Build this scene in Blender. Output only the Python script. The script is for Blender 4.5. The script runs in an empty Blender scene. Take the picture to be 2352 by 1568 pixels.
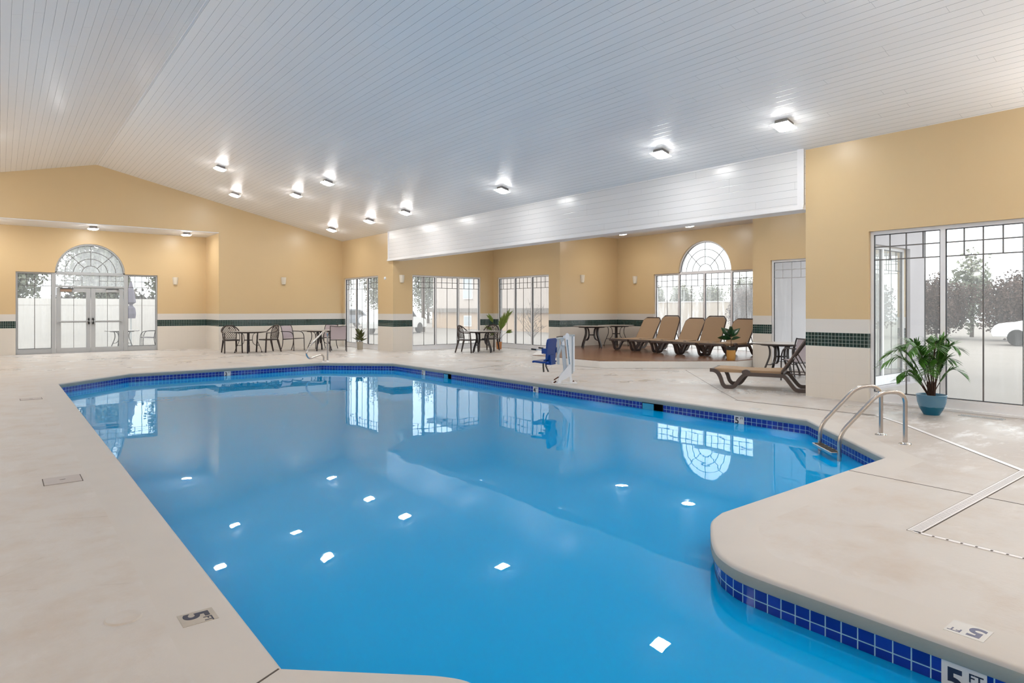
import bpy, bmesh, math, random
from mathutils import Vector, Matrix
random.seed(7)
PI = math.pi
sc = bpy.context.scene
COL = sc.collection

# ------------------------------------------------------------------ camera
F = 1484.0; HY = 710.0; H = 1.42
TH = math.atan(1176.0 / F)
CR = Vector((math.cos(TH), -math.sin(TH), 0)); CF = Vector((math.sin(TH), math.cos(TH), 0))
cam_d = bpy.data.cameras.new('camera'); cam = bpy.data.objects.new('camera', cam_d); COL.objects.link(cam)
cam.location = (0, 0, H); cam.rotation_euler = (PI / 2, 0, -TH)
cam_d.sensor_fit = 'HORIZONTAL'; cam_d.sensor_width = 36; cam_d.lens = 36 * F / 2352
cam_d.shift_x = 0; cam_d.shift_y = -(784 - HY) / 2352.0
cam_d.clip_start = 0.02; cam_d.clip_end = 400
sc.camera = cam

# ------------------------------------------------------------------ world, exposure
w = bpy.data.worlds.new('overcast_sky'); sc.world = w; w.use_nodes = True
nt = w.node_tree; nt.nodes.clear()
tc = nt.nodes.new('ShaderNodeTexCoord'); sep = nt.nodes.new('ShaderNodeSeparateXYZ')
rp = nt.nodes.new('ShaderNodeValToRGB'); bg = nt.nodes.new('ShaderNodeBackground'); wo = nt.nodes.new('ShaderNodeOutputWorld')
nt.links.new(tc.outputs['Generated'], sep.inputs[0]); nt.links.new(sep.outputs['Z'], rp.inputs[0])
rp.color_ramp.elements[0].position = 0.0; rp.color_ramp.elements[0].color = (0.90, 0.93, 0.97, 1)
rp.color_ramp.elements[1].position = 0.6; rp.color_ramp.elements[1].color = (1.0, 1.0, 1.0, 1)
nt.links.new(rp.outputs[0], bg.inputs[0]); bg.inputs[1].default_value = 3.0
nt.links.new(bg.outputs[0], wo.inputs[0])
sc.view_settings.view_transform = 'Standard'; sc.view_settings.look = 'None'
sc.view_settings.exposure = 0.0; sc.view_settings.gamma = 1.0
sc.view_settings.use_curve_mapping = False
sc.cycles.max_bounces = 14; sc.cycles.diffuse_bounces = 8; sc.cycles.transparent_max_bounces = 16
LAMP = 108.0          # emission of every ceiling fixture's glass

# ------------------------------------------------------------------ materials
def nmat(name):
    m = bpy.data.materials.new(name); m.use_nodes = True
    n = m.node_tree; b = n.nodes['Principled BSDF']
    return m, n, b
def N(n, t, **kw):
    x = n.nodes.new(t)
    for k, v in kw.items(): setattr(x, k, v)
    return x
def mth(n, op, a, b=None, clamp=False):
    x = n.nodes.new('ShaderNodeMath'); x.operation = op; x.use_clamp = clamp
    for i, v in enumerate((a, b)):
        if v is None: continue
        if isinstance(v, (int, float)): x.inputs[i].default_value = v
        else: n.links.new(v, x.inputs[i])
    return x.outputs[0]
def mixc(n, f, a, b):
    x = n.nodes.new('ShaderNodeMix'); x.data_type = 'RGBA'
    for s, v in ((0, f), (6, a), (7, b)):
        if isinstance(v, (int, float)): x.inputs[s].default_value = v
        elif isinstance(v, (tuple, list)): x.inputs[s].default_value = (*v[:3], 1)
        else: n.links.new(v, x.inputs[s])
    return x.outputs[2]
def noise(n, scale, detail=3, vec=None, rough=0.5):
    x = N(n, 'ShaderNodeTexNoise'); x.inputs['Scale'].default_value = scale
    x.inputs['Detail'].default_value = detail; x.inputs['Roughness'].default_value = rough
    if vec is None:
        g = N(n, 'ShaderNodeTexCoord'); vec = g.outputs['Object']
    n.links.new(vec, x.inputs['Vector'])
    return x.outputs['Fac']
def mapped(n, sx, sy, sz):
    g = N(n, 'ShaderNodeTexCoord'); m = N(n, 'ShaderNodeMapping')
    m.inputs['Scale'].default_value = (sx, sy, sz)
    n.links.new(g.outputs['Object'], m.inputs['Vector']); return m.outputs[0]
def ramp(n, f, p0, p1):
    x = N(n, 'ShaderNodeMapRange'); x.inputs['From Min'].default_value = p0; x.inputs['From Max'].default_value = p1
    n.links.new(f, x.inputs['Value']); return x.outputs[0]
def bump(n, b, h, strength=0.2, dist=0.01):
    x = N(n, 'ShaderNodeBump'); x.inputs['Strength'].default_value = strength; x.inputs['Distance'].default_value = dist
    n.links.new(h, x.inputs['Height']); n.links.new(x.outputs[0], b.inputs['Normal'])
def M(name, col, rough=0.5, metal=0.0, var=0.06, scale=12.0, bmp=0.0, spec=0.5, coat=0.0):
    m, n, b = nmat(name)
    f = noise(n, scale, 3)
    c0 = tuple(max(0, c * (1 - var)) for c in col); c1 = tuple(min(1, c * (1 + var)) for c in col)
    n.links.new(mixc(n, f, c0, c1), b.inputs['Base Color'])
    b.inputs['Roughness'].default_value = rough; b.inputs['Metallic'].default_value = metal
    b.inputs['Specular IOR Level'].default_value = spec; b.inputs['Coat Weight'].default_value = coat
    if bmp: bump(n, b, noise(n, scale * 6, 3), bmp, 0.004)
    return m

def wall_mat():
    m, n, b = nmat('painted_wall_with_tile_wainscot')
    g = N(n, 'ShaderNodeNewGeometry'); s = N(n, 'ShaderNodeSeparateXYZ'); n.links.new(g.outputs['Position'], s.inputs[0])
    z = s.outputs['Z']; u = mth(n, 'ADD', s.outputs['X'], s.outputs['Y'])
    T = 0.0548
    def grid(v, off, t, gw):
        f = mth(n, 'FRACT', mth(n, 'DIVIDE', mth(n, 'ADD', v, -off + 100 * t), t))
        return mth(n, 'LESS_THAN', f, gw)
    gr = mth(n, 'MAXIMUM', grid(u, 0.0, T, 0.11), grid(z, 0.828, T, 0.11))
    nz = noise(n, 9.0, 2); pn = noise(n, 1.3, 2)
    green = mixc(n, nz, (0.001, 0.013, 0.011), (0.005, 0.034, 0.03))
    band = mixc(n, gr, green, (0.27, 0.33, 0.31))
    gl = mth(n, 'MAXIMUM', grid(u, 0.02, 0.2, 0.012), grid(z, 0.828, 0.2, 0.012))
    white = mixc(n, gl, (0.70, 0.66, 0.60), (0.62, 0.585, 0.53))
    paint = mixc(n, pn, (0.61, 0.455, 0.255), (0.64, 0.48, 0.27))
    inband = mth(n, 'MULTIPLY', mth(n, 'GREATER_THAN', z, 0.828), mth(n, 'LESS_THAN', z, 1.049))
    up = mth(n, 'GREATER_THAN', z, 1.265)
    up2 = mth(n, 'MULTIPLY', mth(n, 'GREATER_THAN', z, 1.049), mth(n, 'LESS_THAN', z, 1.265))
    white2 = mixc(n, up2, white, (0.66, 0.64, 0.61))
    c = mixc(n, inband, white2, band); c = mixc(n, up, c, paint)
    n.links.new(c, b.inputs['Base Color'])
    r = mixc(n, inband, (0.32,) * 3, (0.12,) * 3); r = mixc(n, up, r, (0.34,) * 3)
    n.links.new(r, b.inputs['Roughness'])
    bump(n, b, noise(n, 60, 3), 0.03, 0.003)
    return m

def plank_mat(name, axis, pitch, off=0.0):
    """white glossy boards; axis = which coordinate crosses the boards"""
    m, n, b = nmat(name)
    g = N(n, 'ShaderNodeNewGeometry'); s = N(n, 'ShaderNodeSeparateXYZ'); n.links.new(g.outputs['Position'], s.inputs[0])
    v = s.outputs[axis]; k = mth(n, 'DIVIDE', mth(n, 'ADD', v, 100 * pitch + off), pitch)
    fr = mth(n, 'FRACT', k); fl = mth(n, 'FLOOR', k)
    # board butt joints, staggered
    y = s.outputs['Y']
    wn = N(n, 'ShaderNodeTexWhiteNoise', noise_dimensions='1D'); n.links.new(fl, wn.inputs['W'])
    jy = mth(n, 'FRACT', mth(n, 'ADD', mth(n, 'DIVIDE', mth(n, 'ADD', y, 50.0), 3.6), wn.outputs['Value']))
    joint = mth(n, 'LESS_THAN', jy, 0.0012)
    gn = noise(n, 1.2, 2)
    gap = mth(n, 'LESS_THAN', fr, mth(n, 'ADD', mth(n, 'MULTIPLY', gn, 0.05), 0.01))
    line = mth(n, 'MAXIMUM', gap, mth(n, 'MULTIPLY', joint, 0.6))
    base = mixc(n, wn.outputs['Value'], (0.72, 0.72, 0.72), (0.76, 0.76, 0.76)) if axis == 'Z' else mixc(n, wn.outputs['Value'], (0.865, 0.86, 0.85), (0.89, 0.885, 0.875))
    n.links.new(mixc(n, line, base, (0.36, 0.37, 0.38)), b.inputs['Base Color'])
    b.inputs['Roughness'].default_value = 0.25
    edge = mth(n, 'MINIMUM', fr, mth(n, 'SUBTRACT', 1.0, fr))
    hgt = mth(n, 'MULTIPLY', mth(n, 'MINIMUM', edge, 0.05), 20.0)
    bump(n, b, mth(n, 'ADD', hgt, mth(n, 'MULTIPLY', noise(n, 5, 2), 0.35)), 0.2, 0.006)
    return m

def floor_mat():
    m, n, b = nmat('coated_concrete_deck')
    big = noise(n, 0.35, 4, rough=0.6); mid = noise(n, 2.2, 5, rough=0.65); fine = noise(n, 45, 3)
    c = mixc(n, ramp(n, big, 0.3, 0.7), (0.54, 0.51, 0.485), (0.58, 0.555, 0.53))
    c = mixc(n, ramp(n, mid, 0.45, 0.8), c, (0.50, 0.43, 0.37))
    # worn, mineral-stained area by the right wall windows
    g = N(n, 'ShaderNodeTexCoord'); s = N(n, 'ShaderNodeSeparateXYZ'); n.links.new(g.outputs['Object'], s.inputs[0])
    reg = mth(n, 'ADD', mth(n, 'MULTIPLY', s.outputs['X'], 0.8), mth(n, 'MULTIPLY', s.outputs['Y'], -0.9))
    rg = ramp(n, reg, 2.6, 4.6)
    v1 = mapped(n, 1.0, 2.6, 1.0)
    st = ramp(n, noise(n, 1.6, 6, v1, 0.7), 0.52, 0.66)
    st2 = ramp(n, noise(n, 2.4, 6, mapped(n, 1.8, 1.0, 1.0), 0.7), 0.56, 0.66)
    c = mixc(n, mth(n, 'MULTIPLY', mth(n, 'MULTIPLY', rg, 0.8), ramp(n, big, 0.25, 0.5), True), c, (0.38, 0.33, 0.30))
    c = mixc(n, mth(n, 'MULTIPLY', mth(n, 'MULTIPLY', st, rg), 0.75), c, (0.72, 0.72, 0.73))
    c = mixc(n, mth(n, 'MULTIPLY', st2, 0.12), c, (0.75, 0.74, 0.74))
    sc_ = N(n, 'ShaderNodeTexVoronoi'); sc_.feature = 'DISTANCE_TO_EDGE'; sc_.inputs['Scale'].default_value = 0.9
    n.links.new(mapped(n, 1.0, 0.8, 1.0), sc_.inputs['Vector'])
    crk = mth(n, 'LESS_THAN', sc_.outputs['Distance'], 0.0035)
    c = mixc(n, mth(n, 'MULTIPLY', mth(n, 'MULTIPLY', crk, ramp(n, mid, 0.5, 0.62)), 0.3), c, (0.33, 0.29, 0.26))
    n.links.new(c, b.inputs['Base Color'])
    wet = mth(n, 'MAXIMUM', ramp(n, s.outputs['X'], 7.6, 8.8), ramp(n, s.outputs['Y'], 16.8, 18.2))
    r = mixc(n, mth(n, 'MULTIPLY', ramp(n, noise(n, 0.9, 5, rough=0.6), 0.47, 0.62), wet), (0.50,)*3, (0.24,)*3)
    n.links.new(r, b.inputs['Roughness'])
    bump(n, b, mth(n, 'ADD', fine, mth(n, 'MULTIPLY', noise(n, 12, 4), 1.3)), 0.32, 0.004)
    return m

def wood_mat():
    m, n, b = nmat('stained_wood_planks')
    g = N(n, 'ShaderNodeTexCoord'); s = N(n, 'ShaderNodeSeparateXYZ'); n.links.new(g.outputs['Object'], s.inputs[0])
    k = mth(n, 'DIVIDE', mth(n, 'ADD', s.outputs['X'], 10.0), 0.14); fr = mth(n, 'FRACT', k); fl = mth(n, 'FLOOR', k)
    wn = N(n, 'ShaderNodeTexWhiteNoise', noise_dimensions='1D'); n.links.new(fl, wn.inputs['W'])
    gr = noise(n, 3.0, 5, mapped(n, 14, 1.0, 1.0), 0.6)
    c = mixc(n, gr, (0.20, 0.092, 0.05), (0.35, 0.17, 0.095))
    c = mixc(n, mth(n, 'MULTIPLY', wn.outputs['Value'], 0.6), c, (0.12, 0.055, 0.035))
    c = mixc(n, mth(n, 'LESS_THAN', fr, 0.04), c, (0.05, 0.018, 0.01))
    n.links.new(c, b.inputs['Base Color']); b.inputs['Roughness'].default_value = 0.26
    bump(n, b, gr, 0.1, 0.003)
    return m

def pool_tile_mat():
    m, n, b = nmat('cobalt_waterline_tile')
    uv = N(n, 'ShaderNodeUVMap'); s = N(n, 'ShaderNodeSeparateXYZ'); n.links.new(uv.outputs[0], s.inputs[0])
    def grid(v, t, gw):
        f = mth(n, 'FRACT', mth(n, 'DIVIDE', mth(n, 'ADD', v, 100 * t), t)); return mth(n, 'LESS_THAN', f, gw), mth(n, 'FLOOR', mth(n, 'DIVIDE', v, t))
    a, ia = grid(s.outputs['X'], 0.077, 0.075); c2, ib = grid(mth(n, 'ADD', s.outputs['Y'], 0.004), 0.0655, 0.085)
    gr = mth(n, 'MAXIMUM', mth(n, 'MAXIMUM', a, c2), mth(n, 'GREATER_THAN', s.outputs['Y'], -0.009))
    cb = N(n, 'ShaderNodeCombineXYZ'); n.links.new(ia, cb.inputs[0]); n.links.new(ib, cb.inputs[1])
    wn = N(n, 'ShaderNodeTexWhiteNoise'); n.links.new(cb.outputs[0], wn.inputs['Vector'])
    blue = mixc(n, wn.outputs['Value'], (0.002, 0.016, 0.24), (0.006, 0.035, 0.36))
    n.links.new(mixc(n, gr, blue, (0.30, 0.50, 0.64)), b.inputs['Base Color'])
    b.inputs['Roughness'].default_value = 0.12
    return m

def water_mat():
    m = bpy.data.materials.new('pool_water'); m.use_nodes = True; n = m.node_tree; n.nodes.clear()
    o = N(n, 'ShaderNodeOutputMaterial'); fr = N(n, 'ShaderNodeFresnel'); fr.inputs['IOR'].default_value = 1.36
    gl = N(n, 'ShaderNodeBsdfGlossy'); gl.inputs['Roughness'].default_value = 0.012; gl.inputs['Color'].default_value = (0.80, 0.92, 1, 1)
    tr = N(n, 'ShaderNodeBsdfTransparent'); tr.inputs['Color'].default_value = (0.12, 0.78, 1.0, 1)
    mx = N(n, 'ShaderNodeMixShader'); df = N(n, 'ShaderNodeBsdfDiffuse'); df.inputs['Color'].default_value = (0.0, 0.44, 0.98, 1)
    tb_ = N(n, 'ShaderNodeMixShader'); tb_.inputs[0].default_value = 0.72; n.links.new(tr.outputs[0], tb_.inputs[1]); n.links.new(df.outputs[0], tb_.inputs[2])
    h1 = noise(n, 0.9, 2); h2 = noise(n, 4.0, 2)
    bp = N(n, 'ShaderNodeBump'); bp.inputs['Strength'].default_value = 0.18; bp.inputs['Distance'].default_value = 0.02
    n.links.new(mth(n, 'ADD', h1, mth(n, 'MULTIPLY', h2, 0.06)), bp.inputs['Height'])
    n.links.new(bp.outputs[0], gl.inputs['Normal']); n.links.new(bp.outputs[0], fr.inputs['Normal'])
    ge = N(n, 'ShaderNodeNewGeometry')
    n.links.new(mth(n, 'MULTIPLY', fr.outputs[0], mth(n, 'SUBTRACT', 1.0, ge.outputs['Backfacing'])), mx.inputs[0]); n.links.new(tb_.outputs[0], mx.inputs[1]); n.links.new(gl.outputs[0], mx.inputs[2])
    n.links.new(mx.outputs[0], o.inputs['Surface'])
    return m

def glass_mat(name, haze=0.16, streak=0.35, tint=(0.96, 0.98, 0.97)):
    m = bpy.data.materials.new(name); m.use_nodes = True; n = m.node_tree; n.nodes.clear()
    o = N(n, 'ShaderNodeOutputMaterial'); fr = N(n, 'ShaderNodeFresnel'); fr.inputs['IOR'].default_value = 1.4
    gl = N(n, 'ShaderNodeBsdfGlossy'); gl.inputs['Roughness'].default_value = 0.02
    tr = N(n, 'ShaderNodeBsdfTransparent'); tr.inputs['Color'].default_value = (*tint, 1)
    tl = N(n, 'ShaderNodeBsdfTranslucent'); tl.inputs['Color'].default_value = (0.9, 0.92, 0.93, 1)
    a = N(n, 'ShaderNodeMixShader'); b2 = N(n, 'ShaderNodeMixShader')
    s1 = ramp(n, noise(n, 3.0, 5, mapped(n, 3.2, 3.2, 0.35), 0.7), 0.46, 0.72)
    s2 = ramp(n, noise(n, 0.8, 3), 0.35, 0.7)
    f = mth(n, 'ADD', mth(n, 'MULTIPLY', mth(n, 'MULTIPLY', s1, s2), streak), haze, True)
    n.links.new(f, a.inputs[0]); n.links.new(tr.outputs[0], a.inputs[1]); n.links.new(tl.outputs[0], a.inputs[2])
    ge = N(n, 'ShaderNodeNewGeometry')
    n.links.new(mth(n, 'MULTIPLY', mth(n, 'MULTIPLY', fr.outputs[0], 0.8), mth(n, 'SUBTRACT', 1.0, ge.outputs['Backfacing'])), b2.inputs[0]); n.links.new(a.outputs[0], b2.inputs[1]); n.links.new(gl.outputs[0], b2.inputs[2])
    n.links.new(b2.outputs[0], o.inputs['Surface'])
    return m

def emit_mat(name, col, s):
    m, n, b = nmat(name)
    b.inputs['Base Color'].default_value = (0.9, 0.9, 0.9, 1)
    b.inputs['Emission Color'].default_value = (*col, 1); b.inputs['Emission Strength'].default_value = s
    return m

def glaze_mat():
    m, n, b = nmat('two_tone_blue_glaze')
    g = N(n, 'ShaderNodeTexCoord'); s = N(n, 'ShaderNodeSeparateXYZ'); n.links.new(g.outputs['Object'], s.inputs[0])
    wob = mth(n, 'MULTIPLY', noise(n, 9, 3), 0.03)
    f = mth(n, 'GREATER_THAN', mth(n, 'ADD', s.outputs['Z'], wob), 0.125)
    nz = noise(n, 7, 4)
    lo = mixc(n, nz, (0.0, 0.085, 0.19), (0.0, 0.16, 0.27)); up = mixc(n, nz, (0.13, 0.27, 0.39), (0.07, 0.22, 0.37))
    n.links.new(mixc(n, f, lo, up), b.inputs['Base Color']); b.inputs['Roughness'].default_value = 0.15
    bump(n, b, noise(n, 14, 3), 0.25, 0.006)
    return m

WALL = wall_mat()
CEIL = plank_mat('white_ceiling_boards', 'X', 0.1185)
FASC = plank_mat('white_fascia_boards', 'Z', 0.122, 0.02)
FLOOR = floor_mat(); WOOD = wood_mat(); PTILE = pool_tile_mat(); WATER = water_mat()
GLASS = glass_mat('misted_window_glass', 0.14, 0.22); GLASSH = glass_mat('fogged_glass', 0.26, 0.25); GLASSD = glass_mat('rain_streaked_glass', 0.12, 0.6); GLASSC = glass_mat('clear_window_glass', 0.07, 0.12)
COPE = M('coping_concrete', (0.56, 0.53, 0.50), 0.55, var=0.05, scale=3, bmp=0.15)
COPEF = M('coping_concrete_face', (0.34, 0.345, 0.30), 0.6, var=0.1, scale=6, bmp=0.4)
BASIN = M('blue_pool_plaster', (0.03, 0.53, 0.93), 0.7, var=0.03, scale=1)
ALU = M('white_painted_aluminium', (0.80, 0.81, 0.84), 0.35, var=0.03)
ALUG = M('grey_door_aluminium', (0.43, 0.45, 0.47), 0.35, var=0.03)
GASK = M('black_gasket', (0.012, 0.012, 0.018), 0.5)
MUNT = M('backlit_pewter_grille', (0.13, 0.125, 0.125), 0.45)  # grille metal with its backlit darkness against the sky put into the colour
MUNTL = M('lit_pewter_grille', (0.42, 0.42, 0.44), 0.4)  # same grille metal, coloured paler where light falls on it
TRIM = M('white_trim', (0.77, 0.77, 0.78), 0.4, var=0.02)
EXT = M('lavender_grey_stucco', (0.36, 0.34, 0.36), 0.8, var=0.04, scale=5)
RISER = M('white_riser_tile', (0.74, 0.73, 0.71), 0.35, var=0.03)
BROWN = M('dark_brown_resin', (0.035, 0.022, 0.020), 0.38, var=0.1)
DKMET = M('dark_bronze_metal', (0.022, 0.016, 0.018), 0.4, var=0.1)
TTOP = M('mottled_tabletop', (0.56, 0.54, 0.52), 0.22, var=0.12, scale=30)
TEDGE = M('brown_table_rim', (0.06, 0.045, 0.04), 0.35)
SLING = M('mauve_grey_sling_mesh', (0.44, 0.38, 0.41), 0.75, var=0.05, scale=200)
TAN = M('tan_sling_mesh', (0.35, 0.235, 0.14), 0.7, var=0.06, scale=150)
TAUPE = M('taupe_brown_resin', (0.075, 0.055, 0.05), 0.4, var=0.08)
STEEL = M('brushed_stainless', (0.55, 0.52, 0.50), 0.22, 1.0, 0.05, 40)
CHROME = M('polished_flange', (0.62, 0.63, 0.65), 0.14, 1.0, 0.04)
NICK = M('brushed_nickel', (0.30, 0.28, 0.27), 0.3, 0.9)
LENS = emit_mat('lit_fixture_glass', (1.0, 0.98, 0.955), LAMP)
LENST = emit_mat('lit_fixture_glass_top', (1.0, 0.98, 0.955), LAMP * 0.03)
CERAM = M('off_white_ceramic', (0.72, 0.66, 0.55), 0.45, var=0.03)
LIFTW = M('white_powder_coat', (0.78, 0.80, 0.83), 0.3, var=0.03)
LIFTG = M('pale_grey_powder_coat', (0.48, 0.53, 0.57), 0.35, var=0.04)
NAVY = M('royal_blue_plastic', (0.002, 0.045, 0.24), 0.3, var=0.15, scale=3)
BLK = M('black_rubber', (0.01, 0.01, 0.01), 0.5)
RUST = M('rusty_bolts', (0.10, 0.035, 0.02), 0.8, var=0.4, scale=60)
ORANGE = M('orange_terracotta', (0.50, 0.20, 0.06), 0.55, var=0.08)
MUST = M('mustard_glaze', (0.50, 0.26, 0.06), 0.35, var=0.08, scale=20)
PUTTY = M('putty_concrete', (0.42, 0.38, 0.31), 0.7, var=0.06)
GLAZE = glaze_mat()
SOIL = M('potting_soil', (0.02, 0.012, 0.012), 0.9, var=0.4, scale=80, bmp=0.6)
LEAF = M('palm_leaf', (0.06, 0.19, 0.02), 0.4, var=0.5, scale=9)
LEAFY = M('young_palm_leaf', (0.16, 0.24, 0.03), 0.45, var=0.4, scale=9)
LEAFD = M('waxy_dark_leaf', (0.014, 0.055, 0.018), 0.25, var=0.35, scale=12)
LEAFO = M('olive_rubber_leaf', (0.07, 0.085, 0.02), 0.3, var=0.45, scale=14)
STALK = M('woody_stalk', (0.055, 0.025, 0.015), 0.7, var=0.3, scale=30)
MARK = M('marker_ceramic', (0.66, 0.66, 0.66), 0.25, var=0.04)
MARKW = M('worn_marker_ceramic', (0.42, 0.38, 0.33), 0.4, var=0.25, scale=10)
INK = M('navy_lettering', (0.015, 0.02, 0.05), 0.4)
INKF = M('faded_slate_lettering', (0.12, 0.13, 0.22), 0.5, var=0.3, scale=60)
PLAST = M('beige_cover_plastic', (0.45, 0.41, 0.40), 0.5, var=0.06)
DRAINW = M('white_drain_grate', (0.78, 0.76, 0.77), 0.4, var=0.04)
SLOT = M('dark_joint', (0.10, 0.085, 0.075), 0.8)
SKIM = M('skimmer_throat', (0.01, 0.012, 0.015), 0.6)
WEIR = M('cyan_weir_flap', (0.02, 0.30, 0.50), 0.4)
GND = M('pale_patio_ground', (0.25, 0.225, 0.205), 0.9, var=0.12, scale=0.6)
VINYL = M('white_vinyl', (0.86, 0.84, 0.82), 0.4, var=0.02, scale=2)
BUILD = M('tan_stucco', (0.52, 0.38, 0.27), 0.9, var=0.05, scale=2)
BUILD2 = M('pale_mauve_stucco', (0.54, 0.47, 0.43), 0.9, var=0.05, scale=2)
BTRIM = M('grey_brown_ledge', (0.20, 0.17, 0.15), 0.8)
BARK = M('bare_bark', (0.09, 0.065, 0.05), 0.9, var=0.3)
BRUSH = M('brown_winter_brush', (0.095, 0.06, 0.05), 0.95, var=0.5, scale=3)
HEDGE = M('dark_hedge_foliage', (0.07, 0.065, 0.06), 0.95, var=0.5, scale=3)
GREENT = M('grey_green_foliage', (0.22, 0.24, 0.18), 0.95, var=0.5, scale=3)
CARW = M('white_car_paint', (0.8, 0.82, 0.84), 0.2, coat=0.5)
CARG = M('grey_car_paint', (0.22, 0.25, 0.30), 0.2, coat=0.5)
CGLASS = M('dark_car_glass', (0.03, 0.04, 0.05), 0.08)
UMB = M('grey_canvas', (0.20, 0.19, 0.25), 0.85, var=0.12, scale=8)
CLOSER = M('tan_closer_cover', (0.33, 0.23, 0.17), 0.5)

# ------------------------------------------------------------------ geometry helpers
class MB:
    def __init__(s): s.v = []; s.f = []; s.uv = {}
    def add(s, vs, fs, mtx=None):
        o = len(s.v)
        for p in vs:
            p = Vector(p)
            if mtx: p = mtx @ p
            s.v.append(tuple(p))
        s.f += [tuple(i + o for i in f) for f in fs]; return s
    def box(s, x0, x1, y0, y1, z0, z1, mtx=None):
        return s.add([(x0,y0,z0),(x1,y0,z0),(x1,y1,z0),(x0,y1,z0),(x0,y0,z1),(x1,y0,z1),(x1,y1,z1),(x0,y1,z1)],
                     [(0,3,2,1),(4,5,6,7),(0,1,5,4),(1,2,6,5),(2,3,7,6),(3,0,4,7)], mtx)
    def prism(s, poly, h0, h1, fn=None, mtx=None):
        """poly in 2D, extruded h0..h1; fn maps (a,b,h)->(x,y,z)"""
        fn = fn or (lambda a, b, h: (a, b, h)); n = len(poly)
        vs = [fn(a, b, h0) for a, b in poly] + [fn(a, b, h1) for a, b in poly]
        fs = [tuple(range(n - 1, -1, -1)), tuple(range(n, 2 * n))] + [(i, (i + 1) % n, n + (i + 1) % n, n + i) for i in range(n)]
        return s.add(vs, fs, mtx)
    def tube(s, pts, r, n=8, closed=False, flat=None, mtx=None):
        pts = [Vector(p) for p in pts]; k = len(pts); rs = r if isinstance(r, (list, tuple)) else [r] * k
        T = []
        for i in range(k):
            a = pts[(i - 1) % k] if (closed or i > 0) else pts[i]; b = pts[(i + 1) % k] if (closed or i < k - 1) else pts[i]
            T.append((b - a).normalized())
        up = Vector((0, 0, 1)) if abs(T[0].z) < 0.9 else Vector((1, 0, 0))
        Nn = (up - T[0] * up.dot(T[0])).normalized(); vs = []
        for i in range(k):
            Nn = (Nn - T[i] * Nn.dot(T[i])).normalized(); B = T[i].cross(Nn)
            for j in range(n):
                a = 2 * PI * (j + 0.5) / n
                fa = flat if flat else 1.0
                vs.append(pts[i] + Nn * math.cos(a) * rs[i] + B * math.sin(a) * rs[i] * fa)
        fs = []
        for i in range(k if closed else k - 1):
            for j in range(n):
                a = i * n + j; b = i * n + (j + 1) % n; i2 = (i + 1) % k
                fs.append((a, b, i2 * n + (j + 1) % n, i2 * n + j))
        if not closed: fs += [tuple(range(n - 1, -1, -1)), tuple((k - 1) * n + j for j in range(n))]
        return s.add(vs, fs, mtx)
    def strap(s, path, w, t, fn, mtx=None):
        """rectangular bar along a 2D path (a,b); w = width across plane, t thickness in plane; fn(a,b,h)->xyz"""
        k = len(path); vs = []
        for i in range(k):
            a = Vector(path[max(0, i - 1)]); b = Vector(path[min(k - 1, i + 1)]); d = (b - a).normalized(); nn = Vector((-d.y, d.x))
            tt = t[i] if isinstance(t, (list, tuple)) else t
            for sg, h in ((1, -w / 2), (1, w / 2), (-1, w / 2), (-1, -w / 2)):
                q = Vector(path[i]) + nn * sg * tt / 2; vs.append(fn(q.x, q.y, h))
        fs = []
        for i in range(k - 1):
            for j in range(4):
                fs.append((i * 4 + j, i * 4 + (j + 1) % 4, (i + 1) * 4 + (j + 1) % 4, (i + 1) * 4 + j))
        fs += [(3, 2, 1, 0), tuple((k - 1) * 4 + j for j in range(4))]
        return s.add(vs, fs, mtx)
    def lathe(s, prof, n=24, mtx=None, a0=0, a1=2 * PI):
        full = abs(a1 - a0 - 2 * PI) < 1e-6; m = n if full else n + 1; vs = []
        for r, z in prof:
            for j in range(m):
                a = a0 + (a1 - a0) * j / n; vs.append((r * math.cos(a), r * math.sin(a), z))
        fs = []
        for i in range(len(prof) - 1):
            for j in range(n):
                j2 = (j + 1) % m; fs.append((i * m + j, i * m + j2, (i + 1) * m + j2, (i + 1) * m + j))
        if full:
            if prof[0][0] > 1e-4: fs.append(tuple(range(m - 1, -1, -1)))
            if prof[-1][0] > 1e-4: fs.append(tuple((len(prof) - 1) * m + j for j in range(m)))
        return s.add(vs, fs, mtx)
    def grid(s, rows, thick=0, mtx=None):
        """rows of points -> sheet (optionally given thickness along average normal)"""
        r = len(rows); c = len(rows[0]); vs = [Vector(p) for row in rows for p in row]
        fs = [(i*c+j, i*c+j+1, (i+1)*c+j+1, (i+1)*c+j) for i in range(r-1) for j in range(c-1)]
        if thick:
            me = bmesh.new(); bv = [me.verts.new(p) for p in vs]
            for f in fs: me.faces.new([bv[i] for i in f])
            me.normal_update(); nn = [v.normal.copy() for v in bv]; me.free(); k = len(vs)
            vs2 = [p - q * thick for p, q in zip(vs, nn)]; fs2 = [tuple(i + k for i in reversed(f)) for f in fs]
            rim = [j for j in range(c)] + [i*c+c-1 for i in range(1, r)] + [(r-1)*c+j for j in range(c-2, -1, -1)] + [i*c for i in range(r-2, 0, -1)]
            fs3 = [(rim[(i+1) % len(rim)], rim[i], rim[i]+k, rim[(i+1) % len(rim)]+k) for i in range(len(rim))]
            vs += vs2; fs += fs2 + fs3
        return s.add(vs, fs, mtx)
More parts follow.
